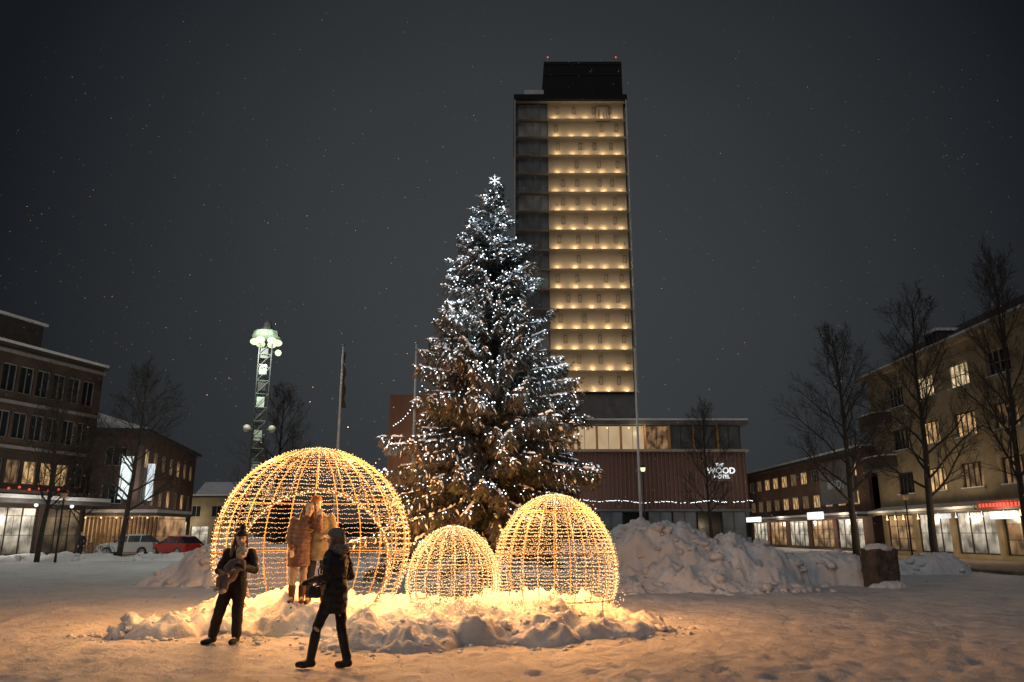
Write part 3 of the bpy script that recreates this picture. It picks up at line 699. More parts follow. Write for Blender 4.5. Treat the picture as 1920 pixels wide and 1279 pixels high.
tt.links.new(nz.outputs['Fac'],rp.inputs[0]); tt.links.new(rp.outputs[0],bb.inputs['Base Color']); bb.inputs['Roughness'].default_value=.75
sproot=thing('christmas_tree','tall snowy spruce wound with white fairy lights behind the domes','christmas tree',(0,0,0))
MB().tube([(TX,TY,-.2),(TX,TY,.6),(TX+.02,TY,3),(TX+.08,TY,7),(TX+.15,TY,10.2),(TX+.15,TY,11.2)],[.26,.2,.17,.1,.035,.012],10).build('trunk',BARK,sproot,True)
cr_=needle.build('crown',NEED,sproot); limbs.build('branches',BARK,cr_); snowb.build('snow_cover',SNOWT,cr_)
NS=18
for k in range(NS):
    lo,hi=2*PI*k/NS,2*PI*(k+1)/NS
    left=math.cos((lo+hi)/2)<-.2
    sel=[(zz,p) for az,zz,p in TW if lo<=az%(2*PI)<hi and zz>(2.0 if left else 2.4) and R.random()<(.75 if zz>7 else (.6 if zz>4.5 else .44))]
    sel.sort(key=lambda q:(-round(q[0],1),q[1].x)); bl=MB(); pts=[]
    for zz,p in sel:
        q=p+V((R.gauss(0,.02),R.gauss(0,.02),.045+R.gauss(0,.02))); pts.append(q); bl.ico(q,.0135*R.uniform(.65,1.3))
    if len(pts)>1:
        o=MB().tube(pts,.002,3).build('fairy_light_string',WIRE); stuff(bl.build('bulbs',BULBW,o))
        tag(o,'string of tiny white bulbs running down the tall spruce','string lights','fairy light strings on the spruce')
pts=[];bl=MB()
a=at(738,798,19); b=at(805,690,19.2)
for i in range(16):
    s=i/15; p=a.lerp(b,s); p.z-=.3*math.sin(PI*s); pts.append(p); bl.ico(p,.011)
o=MB().tube(pts,.003,3).build('fairy_light_string',WIRE); stuff(bl.build('bulbs',BULBW,o))
tag(o,'white bulb string swagged away from the left side of the spruce','string lights')
for k in range(13):
    z=3.2+7.3*(k/12); az=k*2.4; r=prof(z)+.45
    lamp((TX+r*math.cos(az),TY-abs(r*math.sin(az)),z),20,(.7,.87,1),.2)
st=thing('tree_star','white lit snowflake star on the tip of the spruce','star',(TX+.17,TY-.02,11.33))
STL=E('star light',(.9,.97,1),1.6)
for k in range(6):
    q=PI/2+k*PI/3; d=V((math.cos(q),0,math.sin(q))); sdv=V((-d.z,0,d.x)); mb=MB()
    mb.tube([(0,0,0),d*.1,d*.19],[.016,.011,.004],5)
    for s in (-1,1): mb.tube([d*.09,d*.135+sdv*s*.04],.006,4)
    mb.build('star_arm',STL,st)
MB().tube([(0,.02,-.4),(0,.02,0)],.012,5).build('mount',STEEL,st)

# ---------------------------------------------------------------- windows / facades
_wc={}
def window(parent,x,y,z,wd,ht,nx=2,nz=1,fm=None,pm=None,rz=0,fw=.06,name='window'):
    fm=fm or FRAME; pm=pm or DARKGLASS
    key=(wd,ht,nx,nz,fm.name,fw)
    if key not in _wc:
        mb=MB(); a=wd/2
        mb.box(-a,-a+fw,0,.08,0,ht).box(a-fw,a,0,.08,0,ht).box(-a+fw,a-fw,0,.08,0,fw).box(-a+fw,a-fw,0,.08,ht-fw,ht)
        for i in range(1,nx):
            q=-a+wd*i/nx; mb.box(q-fw*.35,q+fw*.35,.01,.07,fw,ht-fw)
        for j in range(1,nz):
            q=ht*j/nz; mb.box(-a+fw,a-fw,.015,.065,q-fw*.3,q+fw*.3)
        _wc[key]=mb.mesh('window',fm)
    pk=(wd,ht,pm.name)
    if pk not in _wc:
        mb=MB(); mb.box(-wd/2+.02,wd/2-.02,.085,.1,.02,ht-.02); _wc[pk]=mb.mesh('pane',pm)
    o=obj(name,_wc[key],parent,(x,y,z),rz); obj('pane',_wc[pk],o); return o
def facade(mb,O,rot,w_,h,ops,rev=.18):
    cs,sn=math.cos(rot),math.sin(rot)
    def X(x,y,z): return (O[0]+x*cs-y*sn,O[1]+x*sn+y*cs,z)
    xs_=sorted({0,w_}|{q for o in ops for q in o[:2]}); zs_=sorted({0,h}|{q for o in ops for q in o[2:4]})
    for i in range(len(xs_)-1):
        for j in range(len(zs_)-1):
            mx=(xs_[i]+xs_[i+1])/2; mz=(zs_[j]+zs_[j+1])/2
            if any(o[0]<mx<o[1] and o[2]<mz<o[3] for o in ops): continue
            mb.add([X(xs_[i],0,zs_[j]),X(xs_[i+1],0,zs_[j]),X(xs_[i+1],0,zs_[j+1]),X(xs_[i],0,zs_[j+1])],[(0,1,2,3)])
    for a,b,c,d in [o[:4] for o in ops]:
        q=[(a,c),(b,c),(b,d),(a,d)]
        for k in range(4):
            (x0,z0),(x1,z1)=q[k],q[(k+1)%4]
            mb.add([X(x0,0,z0),X(x1,0,z1),X(x1,rev,z1),X(x0,rev,z0)],[(0,1,2,3)])
    return X

# ---------------------------------------------------------------- hotel tower
tw=thing('hotel_tower','very tall timber tower block with floodlit floors and a dark rooftop box','building',(.6,118,0))
MB().box(0,18.8,.8,20,0,73.6).build('core',CONCD,tw)
MB().box(5.5,18.5,.5,.797,23,73.55).build('wood_wall',WOOD,tw)
MB().box(-.05,18.85,.3,.797,0,22.7).build('base_cladding',M('grey base panel',(.22,.205,.19),.8,.2,.8),tw)
LEDGE=M('floor edge',(.22,.19,.15),.7); UPL=E('uplight glow',(1,.84,.55),2.4)
GF_=M('bronze frame',(.12,.1,.08),.5); WF_=M('timber window frame',(.16,.12,.08),.6)
FH=3.37
wl=bpy.data.lights.new('wall_washer','POINT'); wl.energy=30; wl.color=(1,.74,.43); wl.shadow_soft_size=.1
al=bpy.data.lights.new('floor_fill','AREA'); al.shape='RECTANGLE'; al.size=12.6; al.size_y=.25; al.energy=44; al.color=(1,.78,.52)  # added area fill per floor, evens and brightens the wall wash
for k in range(16):
    z=23+FH*k
    MB().box(-.2,19.0,-.25,.495,z-.09,z).build('floor_ledge',LEDGE,tw)
    if k==15: break
    L=bpy.data.objects.new('floor_fill',al); C.objects.link(L); L.parent=tw; L.location=(12.0,-.6,z+.15); L.rotation_euler=(math.radians(140),0,0)
    for i in range(5):
        x=6.9+2.6*i+R.uniform(-.2,.2)
        MB().box(x-.13,x+.13,-.02,.2,z+.003,z+.1).build('uplight',UPL,tw)
        L=bpy.data.objects.new('wall_washer',wl); C.objects.link(L); L.parent=tw; L.location=(x,.05,z+.3)
    for i in range(4):
        if R.random()<.12: continue
        x=7.2+3.1*i+R.choice((0,0,.7,1.3,-.3))
        window(tw,x,.42,z+1.2,.55,1.25,1,1,WF_,DARKGLASS)
    window(tw,2.95,.68,z+.12,5.0,3.05,4,1,GF_,R.choice((GLASSC,GLASSB,GLASSB,GLASSC)),name='glazed_bay')
PCP=M('pale corner post',(.6,.58,.52),.4)
for x in (-.2,18.82): MB().box(x,x+.16,-.55,-.36,23,74).build('corner_post',PCP,tw)
MB().box(-.3,19.1,-.6,20.3,73.65,74.6).build('cornice',PITCH,tw)
MB().box(5.0,18.6,1,16,74.6,82).build('rooftop_box',PITCH,tw)
RG=M('rail grey',(.02,.02,.02))
for z in (79.3,81.4): MB().box(4.95,18.65,.9,.997,z,z+.12).build('rooftop_rail',RG,tw)
MB().box(1.5,4.9,1,9,74.6,76.4).build('roof_snow',SNOW,tw)
for x in (5.7,17.7): 
    b_=MB().tube([(x,1.2,82),(x,1.2,82.9)],.05,5).build('beacon_mast',STEEL,tw); MB().ell((x,1.2,83),.13).build('beacon_light',REDL,b_)
lg=MB()
for a,b,c,d in ((13.7,13.82,69.9,72.9),(16.1,16.22,69.9,72.9),(13.82,16.1,72.78,72.9),(13.82,16.1,69.9,70.02),(14.3,14.42,70.4,72.2),(15.0,15.12,70.4,71.6),(15.55,15.67,70.4,72.4),(14.42,15.0,70.4,70.52),(15.12,15.55,70.4,70.52)):
    lg.box(a,b,.35,.4,c,d)
lg.build('logo',GF_,tw)

# ---------------------------------------------------------------- culture house (podium)
ph=thing('culture_house','low wide red clad building with lit upper gallery beneath the tower','building',(0,85,0))
MB().box(-4,25.5,.9,28,0,13.3).build('core',CONCD,ph)
MB().box(-13.7,-4.01,0,20,0,16.7).build('left_block',ORWOOD,ph)
sl=MB()
x=-4+.1
while x<25.6:
    sl.box(x,x+.12,-.08,.1,4.2,10.3); x+=.45
sl.build('cladding_battens',M('batten brown',(.19,.105,.083),.7),ph)
MB().box(-4,25.7,.1,.88,4.2,10.3).build('cladding_wall',REDWOOD,ph)
PLEDGE=M('pale ledge',(.35,.3,.24),.7)
MB().box(-4.2,26.0,-.3,.9,10.32,10.6).build('gallery_floor',PLEDGE,ph)
MB().box(-4.2,26.1,-.5,28.2,13.3,13.75).build('roof_slab',CONCD,ph)
MB().box(-4.2,26.1,-.45,28,13.753,13.95).build('roof_snow',SNOW,ph)
GAL=E('gallery interior',(1,.7,.4),.5,.22,.35)
OT=M('orange timber',(.45,.24,.1))
for i in range(11):
    x=-2.6+2.67*i
    window(ph,x,.5,10.62,2.6,2.66,2,1,FRAME,GAL if i<7 else (LITD if i==7 else GLASSC),name='gallery_window')
    MB().box(x-1.42,x-1.25,-.05,.45,10.62,13.29).build('gallery_post',OT,ph)
for i in range(6): 
    x=1+2.4*i
    MB().ell((x,.3,13.0),.07).build('gallery_lamp',BULB,ph)
lamp((6,84.2,12.6),120,(1,.75,.45),.3); lamp((14,84.2,12.6),60,(1,.75,.45),.3)
GF=E('ground floor glow',(.65,.75,.85),.03,.8,.4)
for i in range(11):
    window(ph,-2.6+2.67*i,.5,.3,2.6,3.6,2,2,FRAME,GF if i%3 else DARKGLASS,name='ground_window')
MB().box(-4,25.8,-1.2,.08,3.9,4.15).build('canopy',CONCD,ph)
for i in range(5): MB().ell((-10.5+.7*i,-.1,10.6-.1*i),.08).build('facade_lamp',BULB,ph)
lamp((8,80,5.5),130,(1,.85,.78),.4); lamp((20,80,5.5),110,(1,.85,.78),.4); lamp((-10,81,9),180,(1,.65,.35),.4)
sg=thing('hotel_sign','white illuminated hotel lettering on the red clad facade','sign',(gx(1355,84,8),84.6,8.15))
SL=E('sign letter light',(.93,1,.98),1.2)
text('lettering','THE',.5,SL,sg,(-.1,0,.7),(PI/2,0,0)); text('lettering','WOOD',.9,SL,sg,(.0,0,.07),(PI/2,0,0)); text('lettering','HOTEL',.55,SL,sg,(.05,0,-.57),(PI/2,0,0))
MB().box(-1.1,1.2,.1,.18,-.95,-.9).box(-1.1,1.2,.1,.18,.42,.47).build('sign_rail',STEEL,sg)
lamp((sg.location.x,83.4,8.0),14,(.9,1,1),.3)
for k,(p0,p1,lab) in enumerate(((at(1080,936,60),at(1245,941,60),'bluish white light string in front of the red building, left stretch'),(at(1245,941,60),at(1415,938,58),'bluish white light string in front of the red building, right stretch'))):
    pts=[];bl=MB()
    for i in range(80):
        s=i/79; p=V(p0).lerp(V(p1),s)-V((0,0,.13*math.sin(PI*s*2)**2+R.gauss(0,.02))); pts.append(p)
        if R.random()<.6: bl.ico(p,.023)
    o=MB().tube(pts,.012,3).build('light_string',WIRE); stuff(bl.build('bulbs',BULBW,o)); tag(o,lab,'string lights')

# ---------------------------------------------------------------- right corner building
rb=thing('corner_building','beige four storey corner building with shops and lit upper windows','building',(29,61.7,0),-PI/2)
ops=[];wins=[]
for z,row in ((4.4,0),(7.6,1),(10.8,2)):
    for i,x in enumerate((4.3,8.5,12.7,16.9,21.1,25.3)):
        wd=2.3; ops.append((x-wd/2,x+wd/2,z,z+1.6)); wins.append((x,z,row,i))
shops=[(.6,4.6),(5.2,9.4),(10,14.4),(15,19.6),(20.2,25)]
for a,b in shops: ops.append((a,b,.35,3.0))
wm=MB(); facade(wm,(0,0),0,28,13.6,ops,.22)
wm.box(0,28,.35,12,3.3,13.6).add([(0,0,0),(0,12,0),(0,12,13.6),(0,0,13.6)],[(0,1,2,3)]).add([(28,0,0),(28,12,0),(28,12,13.6),(28,0,13.6)],[(0,1,2,3)])
wm.build('wall',PLASTER,rb)
lit={(2,1):LITW2,(2,2):LITW2,(1,2):LITW,(1,3):LITD,(1,4):LITW,(1,1):LITW,(0,2):LITD,(0,1):LITW,(0,3):LITD}
for x,z,row,i in wins:
    window(rb,x,.12,z,2.3,1.6,4,2 if row==2 else 1,FRAMEW if row==2 else FRAME,lit.get((row,i),DARKGLASS),fw=.09)
    MB().box(x-1.3,x+1.3,-.12,.1,z-.12,z-.003).build('sill',CONC,rb)
    MB().box(x-1.25,x+1.25,-.11,.05,z,z+.07).build('sill_snow',SNOW,rb)
MB().box(-.4,28.4,-.5,.3,13.6,13.95).build('cornice',PLASTER,rb)
MB().box(-.4,28.4,-.48,.3,13.953,14.1).build('cornice_snow',SNOW,rb)
mb=MB(); mb.add([(0,.1,13.95),(28,.1,13.95),(28,3.2,16.2),(1.5,3.2,16.2),(28,9,16.5),(1.5,9,16.5),(0,12,13.95),(28,12,13.95)],[(0,1,2,3),(3,2,4,5),(5,4,7,6),(0,3,5,6),(1,7,4,2)]); mb.build('roof',ROOFD,rb)
for x in (8.5,):
    d_=MB().box(x-.8,x+.8,.9,3,14.5,15.5).build('dormer',ROOFD,rb); MB().box(x-.9,x+.9,.8,3,15.503,15.7).build('dormer_snow',SNOW,d_); window(d_,x,.78,14.6,1.1,.8,2,1,FRAME,DARKGLASS)
DRAIL=M('dark railing',(.04,.035,.03))
for z in (6.3,9.6):
    pts=[(3.4,0,z),(3.3,-.8,z),(2.3,-1.1,z),(.8,-1.1,z),(-.3,-.9,z),(-.5,0,z)]
    b_=MB().add([(p[0],p[1],z) for p in pts]+[(p[0],p[1],z+.18) for p in pts],[(5,4,3,2,1,0),(6,7,8,9,10,11)]+[(i,i+1,i+7,i+6) for i in range(5)]).build('balcony',CONCD,rb)
    r_=MB()
    for a,b in zip(pts,pts[1:]): r_.add([(a[0],a[1],z+.183),(b[0],b[1],z+.183),(b[0],b[1],z+1.05),(a[0],a[1],z+1.05)],[(0,1,2,3)])
    r_.build('railing_panel',DRAIL,b_); MB().tube([(p[0],p[1],z+1.1) for p in pts],.05,5).build('snow_cap',SNOW,b_)
intm=[SHOP,SHOPW,SHOPW,SHOP,SHOP]
for k,(a,b) in enumerate(shops):
    window(rb,(a+b)/2,.14,.35,b-a,2.65,3,1,FRAME,intm[k],name='shop_window',fw=.1)
    MB().add([(a-.2,0,3.25),(b+.2,0,3.25),(b+.2,-1.3,2.95),(a-.2,-1.3,2.95),(a-.2,0,3.4),(b+.2,0,3.4),(b+.2,-1.3,3.1),(a-.2,-1.3,3.1)],[(0,1,2,3),(7,6,5,4),(3,2,6,7),(0,3,7,4),(1,5,6,2)]).build('canopy',CONCD,rb)
    MB().add([(a-.2,0,3.41),(b+.2,0,3.41),(b+.2,-1.35,3.11),(a-.2,-1.35,3.11),(a-.2,0,3.6),(b+.2,0,3.6),(b+.2,-1.3,3.26),(a-.2,-1.3,3.26)],[(0,1,2,3),(7,6,5,4),(3,2,6,7),(0,3,7,4),(1,5,6,2)]).build('canopy_snow',SNOW,rb)
    for q in range(3):
        xx=a+.7+q*(b-a-1)/2.4
        MB().tube([(xx,-.25,2.95),(xx,-.25,2.75),(xx,-.25,2.6)],[.02,.03,.1],6).build('pendant_lamp',BULB if k!=2 else SIGNW,rb)
MB().box(15.2,20,-1.5,-1.36,3.0,3.42).build('sign_board',M('red sign paint',(.3,.02,.015)),rb)
for q in range(13):
    x=15.5+q*.33
    MB().box(x,x+.2,-1.54,-1.503,3.1,3.32).build('sign_stroke',SIGNR,rb)
MB().box(16.3,18.6,-1.45,-1.3,2.42,2.85).build('lit_sign',SIGNW,rb)
MB().box(10.5,12.2,-1.5,-1.4,2.55,2.85).build('lit_sign',LITC,rb)
for y,p in ((59,110),(54,150),(49,190),(44,160)): lamp((26.8,y,2.6),p,(1,.75,.45),.3)

# ---------------------------------------------------------------- farther right brick shops
fb=thing('brick_shops','low red brick shopping building with lit shopfronts beyond the side street','building',(32,106,0),-PI/2)
ops=[];wn=[]
for z in (4.2,6.8):
    for i in range(11):
        x=1.8+3.1*i; ops.append((x-1,x+1,z,z+1.35)); wn.append((x,z,i))
for i in range(5): ops.append((1+6.8*i,6.8+6.8*i,.2,3.0))
wm=MB(); facade(wm,(0,0),0,36,9,ops,.2); wm.box(0,36,.35,14,3.2,9); wm.add([(36,0,0),(36,14,0),(36,14,9),(36,0,9)],[(0,1,2,3)]).add([(0,0,0),(0,14,0),(0,14,9),(0,0,9)],[(0,1,2,3)]); wm.build('wall',BRICKR,fb)
for x,z,i in wn: window(fb,x,.1,z,2,1.35,3,1,FRAMEW,R.choice((LITW,LITD,LITD,LITW,DARKGLASS)),fw=.07)
for i in range(5): window(fb,3.9+6.8*i,.1,.2,5.8,2.8,4,1,FRAME,(SHOPW,SHOP,SHOPW,SHOP,SHOPW)[i],name='shop_window',fw=.1)
MB().box(-.3,36.3,-.5,14.3,9.0,9.3).build('roof',ROOFD,fb); MB().box(-.3,36.3,-.48,14.2,9.303,9.5).build('roof_snow',SNOW,fb)
MB().box(-.1,36,-1.3,-.01,3.1,3.3).build('canopy',CONCD,fb); MB().box(-.1,36,-1.3,-.01,3.303,3.5).build('canopy_snow',SNOW,fb)
MB().box(3,9,-1.45,-1.32,3.0,3.6).build('lit_sign',SIGNW,fb)
MB().box(24.5,28.5,-1.45,-1.32,3.0,3.7).build('lit_sign',SIGNW,fb)
MB().box(25.5,33.5,-.25,-.01,4.4,8.6).build('grey_panel',M('grey panel',(.15,.145,.15),.7),fb)
text('lettering','MATCH',1.1,E('sign letters',(.95,.9,.85),.09),fb,(29.5,-.3,6.2),(PI/2,0,0))
for y,p in ((99,150),(90,150),(80,180),(73,140)): lamp((30.0,y,2.8),p,(1,.8,.55),.3)

# ---------------------------------------------------------------- left office building
lr=math.radians(74); lroot=V((-32,59,0))-28*V((math.cos(lr),math.sin(lr),0))
lb=thing('office_building','dark brown brick office block with long window rows at the left edge','building',lroot,lr)
ops=[];wn=[]
for z,h,row in ((4.9,1.6,0),(7.9,1.8,1),(11.0,1.9,2)):
    for i in range(11):
        x=13.2+1.36*i; ops.append((x-.55,x+.55,z,z+h)); wn.append((x,z,h,row,i))
for i in range(4): ops.append((12.4+4*i,15.9+4*i,.2,3.4))
wm=MB(); facade(wm,(0,0),0,28,14,ops,.2); wm.box(0,28,.35,14,3.8,14).add([(28,0,0),(28,14,0),(28,14,14),(28,0,14)],[(0,1,2,3)]); wm.build('wall',BRICKD,lb)
for x,z,h,row,i in wn:
    pm=LITW if (row==0 and i in (7,8,9)) else (LITD if R.random()<.16 else DARKGLASS)
    window(lb,x,.1,z,1.1,h,2,1,CONC,pm)
for z in (4.3,7.2,10.2,13.6): MB().box(-.1,28.1,-.14,-.01,z,z+.22).build('string_course',CONC,lb)
MB().box(-.2,28.2,-.3,14,14,14.2).build('roof',ROOFD,lb); MB().box(-.2,28.2,-.3,14,14.203,14.4).build('roof_snow',SNOW,lb)
MB().box(8,24.3,2.5,11,14.4,16.8).build('penthouse',ROOFD,lb); MB().box(7.8,24.5,2.3,11,16.803,17.0).build('penthouse_snow',SNOW,lb)
for i in range(4): window(lb,14.15+4*i,.1,.2,3.5,3.2,3,1,FRAME,(SHOPW,SHOPW,SHOPW,SHOPD)[i],name='shop_window',fw=.1)
MB().box(8,28,-2.2,-.15,3.6,3.85).build('canopy',CONCD,lb); MB().box(8,28,-2.2,-.15,3.853,4.1).build('canopy_snow',SNOW,lb)
MB().box(17,18.6,-.4,-.15,5.0,6.8).build('lit_sign',LITC,lb)
for x in (19.5,22.5,25.5): MB().ell((x,-1.2,3.5),.13).build('soffit_lamp',SIGNW,lb)
for i in range(7): MB().ell((21+.8*i,-.3,4.55+.12*(i%2)),.09).build('red_lamp',SIGNR,lb)
for s,z,p in ((20,2.6,190),(24,2.6,120),(22,7.0,30)): 
    q=lroot+s*V((math.cos(lr),math.sin(lr),0))+V((3,-.9,z)); lamp(q,p,(1,.9,.75),.3)

# ---------------------------------------------------------------- second left building
br=math.radians(101)
b2=thing('brick_building','red brick three storey building with snowy hipped roof and white vertical signs','building',(-34,71,0),br)
ops=[];wn=[]
for z in (4.2,7.6):
    for i in range(7): x=2+3.3*i; ops.append((x-.9,x+.9,z,z+1.7)); wn.append((x,z,i))
for i in range(4): ops.append((.8+5.8*i,5.6+5.8*i,.2,3.0))
wm=MB(); facade(wm,(0,0),0,24,11,ops,.2)
ops2=[];wn2=[]
for z in (4.2,7.6):
    for i in range(3): x=2+3.4*i; ops2.append((x-.9,x+.9,z,z+1.7)); wn2.append((x,z,i))
facade(wm,(0,11),-PI/2,11,11,ops2,.2)
wm.box(.35,24,.35,11,3.2,11); wm.build('wall',BRICKR,b2)
for x,z,i in wn: window(b2,x,.1,z,1.8,1.7,3,1,FRAMEW,R.choice((LITW,LITD,DARKGLASS,LITD)),fw=.07)
for x,z,i in wn2: window(b2,.1,11-x,z,1.8,1.7,3,1,FRAMEW,R.choice((LITD,DARKGLASS,DARKGLASS)),rz=-PI/2,fw=.07)
for i in range(4): window(b2,3.2+5.8*i,.1,.2,4.8,2.8,4,1,FRAME,SHOPW if i%2 else SHOP,name='shop_window',fw=.1)
MB().add([(-.5,-.5,11),(24.5,-.5,11),(24.5,11.5,11),(-.5,11.5,11),(4,5.5,13),(20,5.5,13)],[(0,1,5,4),(1,2,5),(2,3,4,5),(3,0,4),(3,2,1,0)]).build('roof_snow',SNOW,b2)
MB().box(-.52,24.52,-.52,11.52,10.7,10.97).build('eaves',ROOFD,b2)
VS=E('white banner light',(.9,1,.97),.95,.35,1.2)
MB().box(-.75,-.35,.45,1.45,4.6,8.4).build('vertical_sign',VS,b2); MB().box(2.2,2.7,-.6,-.1,4.6,8.0).build('vertical_sign',LITC,b2)
MB().box(6,9,-.3,-.02,3.15,3.6).build('lit_sign',LITC,b2)
lamp((-31,75,4.5),110,(.9,1,.97),.4); lamp((-33,69.0,6),110,(.9,1,.97),.4); lamp((-32,85,3.5),160,(1,.8,.5),.3)
pvn=thing('shop_pavilion','low pavilion with warm lit vertical timber slats on the left','building',(-40,64,0))
MB().box(0,11,.5,6,0,3.0).build('wall',shopmat('pavilion interior',(1,.62,.3),(.8,.42,.2),.5,1.2,1.4),pvn); MB().box(-.4,11.4,-.6,6.3,3.0,3.25).build('roof',CONCD,pvn); MB().box(-.4,11.4,-.6,6.3,3.253,3.5).build('roof_snow',SNOW,pvn)
SLT=M('slat timber',(.3,.18,.1))
for i in range(34): MB().box(.05+.33*i,.17+.33*i,.2,.42,.05,2.95).build('slat',SLT,pvn)
for i in range(9): MB().ell((.6+1.25*i,-.45,2.85),.06).build('soffit_lamp',BULB,pvn)
lamp((-37,62.8,2.2),60,(1,.75,.45),.2); lamp((-32,62.8,2.2),60,(1,.75,.45),.2)
b3=thing('beige_building','small cream two storey building with shop windows past the brick one','building',(-46,99,0))
ops=[(1+2.6*i-.6,1+2.6*i+.6,3.6,5.0) for i in range(4)]+[(.4+2.7*i,2.6+2.7*i,.2,2.5) for i in range(4)]
wm=MB(); facade(wm,(0,0),0,11,6,ops,.15); wm.box(0,11,.3,10,2.8,6).add([(11,0,0),(11,10,0),(11,10,6),(11,0,6)],[(0,1,2,3)]); wm.build('wall',PLASTER,b3)
for i in range(4): window(b3,1+2.6*i,.08,3.6,1.2,1.4,2,1,FRAMEW,DARKGLASS); window(b3,1.5+2.7*i,.08,.2,2.2,2.3,2,1,FRAME,SHOP if i%2 else SHOPW,name='shop_window')
MB().box(-.3,11.3,-.4,10,6,6.2).build('roof',ROOFD,b3); MB().box(-.3,11.3,-.4,10,6.203,6.4).build('roof_snow',SNOW,b3)
lamp((-40,97.0,3),140,(1,.85,.6),.3)
b4=thing('dark_house','distant dark house with snow covered pitched roof','house',(-50,124,0))
MB().box(0,13,0,9,0,7).build('wall',BRICKD,b4); MB().add([(-.5,-.5,7),(13.5,-.5,7),(13.5,9.5,7),(-.5,9.5,7),(-.5,4.5,9.8),(13.5,4.5,9.8)],[(0,1,5,4),(2,3,4,5),(1,2,5),(3,0,4)]).build('roof',SNOW,b4)
for i in range(4): window(b4,2+3*i,-.1,4,1.2,1.4,2,1,FRAMEW,LITD)
MB().box(9,10,3,4,8.5,11).build('chimney',BRICKD,b4)

# ---------------------------------------------------------------- bare trees
def bare(seed,H):
    r=random.Random(seed); tr=MB(); cr=MB()
    def path(p,d,L,r0,r1,mb,ns,n,up,g=.13):
        pts=[p.copy()];rad=[r0]
        for i in range(ns):
            d=(d+V((r.gauss(0,g),r.gauss(0,g),up+r.gauss(0,.05)))).normalized(); p=p+d*(L/ns); pts.append(p); rad.append(r0+(r1-r0)*(i+1)/ns)
        mb.tube(pts,rad,n); return pts
    def grow(p,d,L,rd,lev):
        pts=path(p,d,L,rd,rd*.35,cr,5 if lev<3 else 3,(6,5,4,3,3)[lev],.07)
        if lev==4: return
        k=(0,10,7,5)[lev] if lev else 0
        for i in range(k):
            s=.18+.82*(i+r.random()*.7)/k; s=min(s,.99); j=int(s*(len(pts)-1)); q=pts[j].lerp(pts[j+1],s*(len(pts)-1)-j)
            dd=(pts[j+1]-pts[j]).normalized(); o=dd.orthogonal().normalized(); o.rotate(Matrix.Rotation(r.random()*6.28,3,dd))
            nd=(dd+o*r.uniform(.5,1.0)).normalized(); grow(q,nd,L*r.uniform(.36,.58)*(1.15-.45*s),max(.0046,rd*.4*(1-.4*s)),lev+1)
    pts=path(V((0,0,-.1)),V((0,0,1)),H*.93,H*.0145,H*.0025,tr,14,8,.3,.04)
    nL=22
    for i in range(nL):
        s=.25+.72*i/nL; j=int(s*14); q=pts[j].lerp(pts[j+1],s*14-j); a=i*2.4+r.gauss(0,.3)
        u=(s-.25)/.72; el=.55+.6*u
        grow(q,V((math.cos(a)*math.cos(el),math.sin(a)*math.cos(el),math.sin(el))),H*.33*(1.0-.6*u)*(1.0 if u>.12 else .85)*r.uniform(.8,1.1),H*.0058*(1.2-s),1)
    return tr.mesh('trunk',BARK,True),cr.mesh('crown',BARK)
protos=[bare(s,10) for s in (3,8,15)]
BT=[(68,47,700,0,.95,'bare tree in front of the office block at the left edge'),(222,52,680,1,1.05,'bare tree before the brick building with vertical signs'),(505,52,725,2,1.05,'bare tree behind the tall lamp mast'),
    (1337,66,755,1,.8,'slender bare tree in front of the red clad building'),(1607,55,615,2,1.0,'bare tree left of the corner building'),(1756,46,560,0,.95,'bare tree before the corner building balconies'),(1932,41,475,1,.72,'tallest bare tree cut off by the right edge'),(142,58,790,2,1.0,'smaller bare tree partly behind the leftmost one')]
for px,Y,pt,k,wx_,lab in BT:
    top=at(px,pt,Y).z; s=top/9.6
    t=thing('bare_tree',lab,'tree',(gx(px,Y),Y,0),R.random()*6,'leafless trees around the square')
    t.scale=(s*wx_,s*wx_,s)
    obj('trunk',protos[k][0],t); obj('crown',protos[k][1],t)

# ---------------------------------------------------------------- lamp mast
lm=thing('lamp_mast','tall black and white lattice lamp mast with a ring of bright lamps','lamp',(gx(466,45),45,0),.3)
for sx in (-1,1):
    for sy in (-1,1): MB().tube([(sx*.36,sy*.36,0),(sx*.36,sy*.36,12.9)],.045,5).build('corner_post',BLACK,lm)
br_=MB()
for k in range(16):
    z=.8*k
    for a,b in (((-.36,-.36),(.36,-.36)),((.36,-.36),(.36,.36)),((.36,.36),(-.36,.36)),((-.36,.36),(-.36,-.36))):
        br_.tube([(a[0],a[1],z),(b[0],b[1],z+.8)],.022,4); br_.tube([(a[0],a[1],z),(b[0],b[1],z)],.022,4)
br_.build('lattice',M('green grey lattice',(.12,.15,.13),.5),lm)
PANW=M('pale green panel',(.42,.49,.42),.6)
for k in range(12):
    z=1+.98*k; MB().box(-.27,.16,-.27,.27,z,z+.6).build('panel',PANW if k%2==0 else BLACK,lm)
MB().tube([(0,0,12.95),(0,0,13.1),(0,0,13.45),(0,0,13.7)],[.35,.85,.75,.3],14).build('lamp_hood',M('grey green hood',(.14,.18,.14),.5),lm)
MB().tube([(0,0,13.7),(0,0,14.0),(0,0,14.3)],[.3,.24,.06],8).build('cap',BLACK,lm)
LMP=E('greenish lamp',(.82,1,.55),1.3)
for k in range(6):
    a=k*PI/3; MB().ell((.66*math.cos(a),.66*math.sin(a),12.82),(.27,.27,.2)).build('lamp_globe',LMP,lm)
MB().tube([(.3,-.3,12.2),(.65,-.5,12.1)],.04,5).build('bracket',BLACK,lm); MB().ell((.74,-.5,12.1),.19).build('floodlight',LMP,lm)
UG=M('unlit globe',(.5,.48,.4),.3)
for s in (-1,1):
    MB().tube([(s*.36,0,7.55),(s*.68,0,7.55)],.03,5).build('side_arm',STEEL,lm); MB().ell((s*.7,0,7.6),.22).build('side_globe',UG,lm)
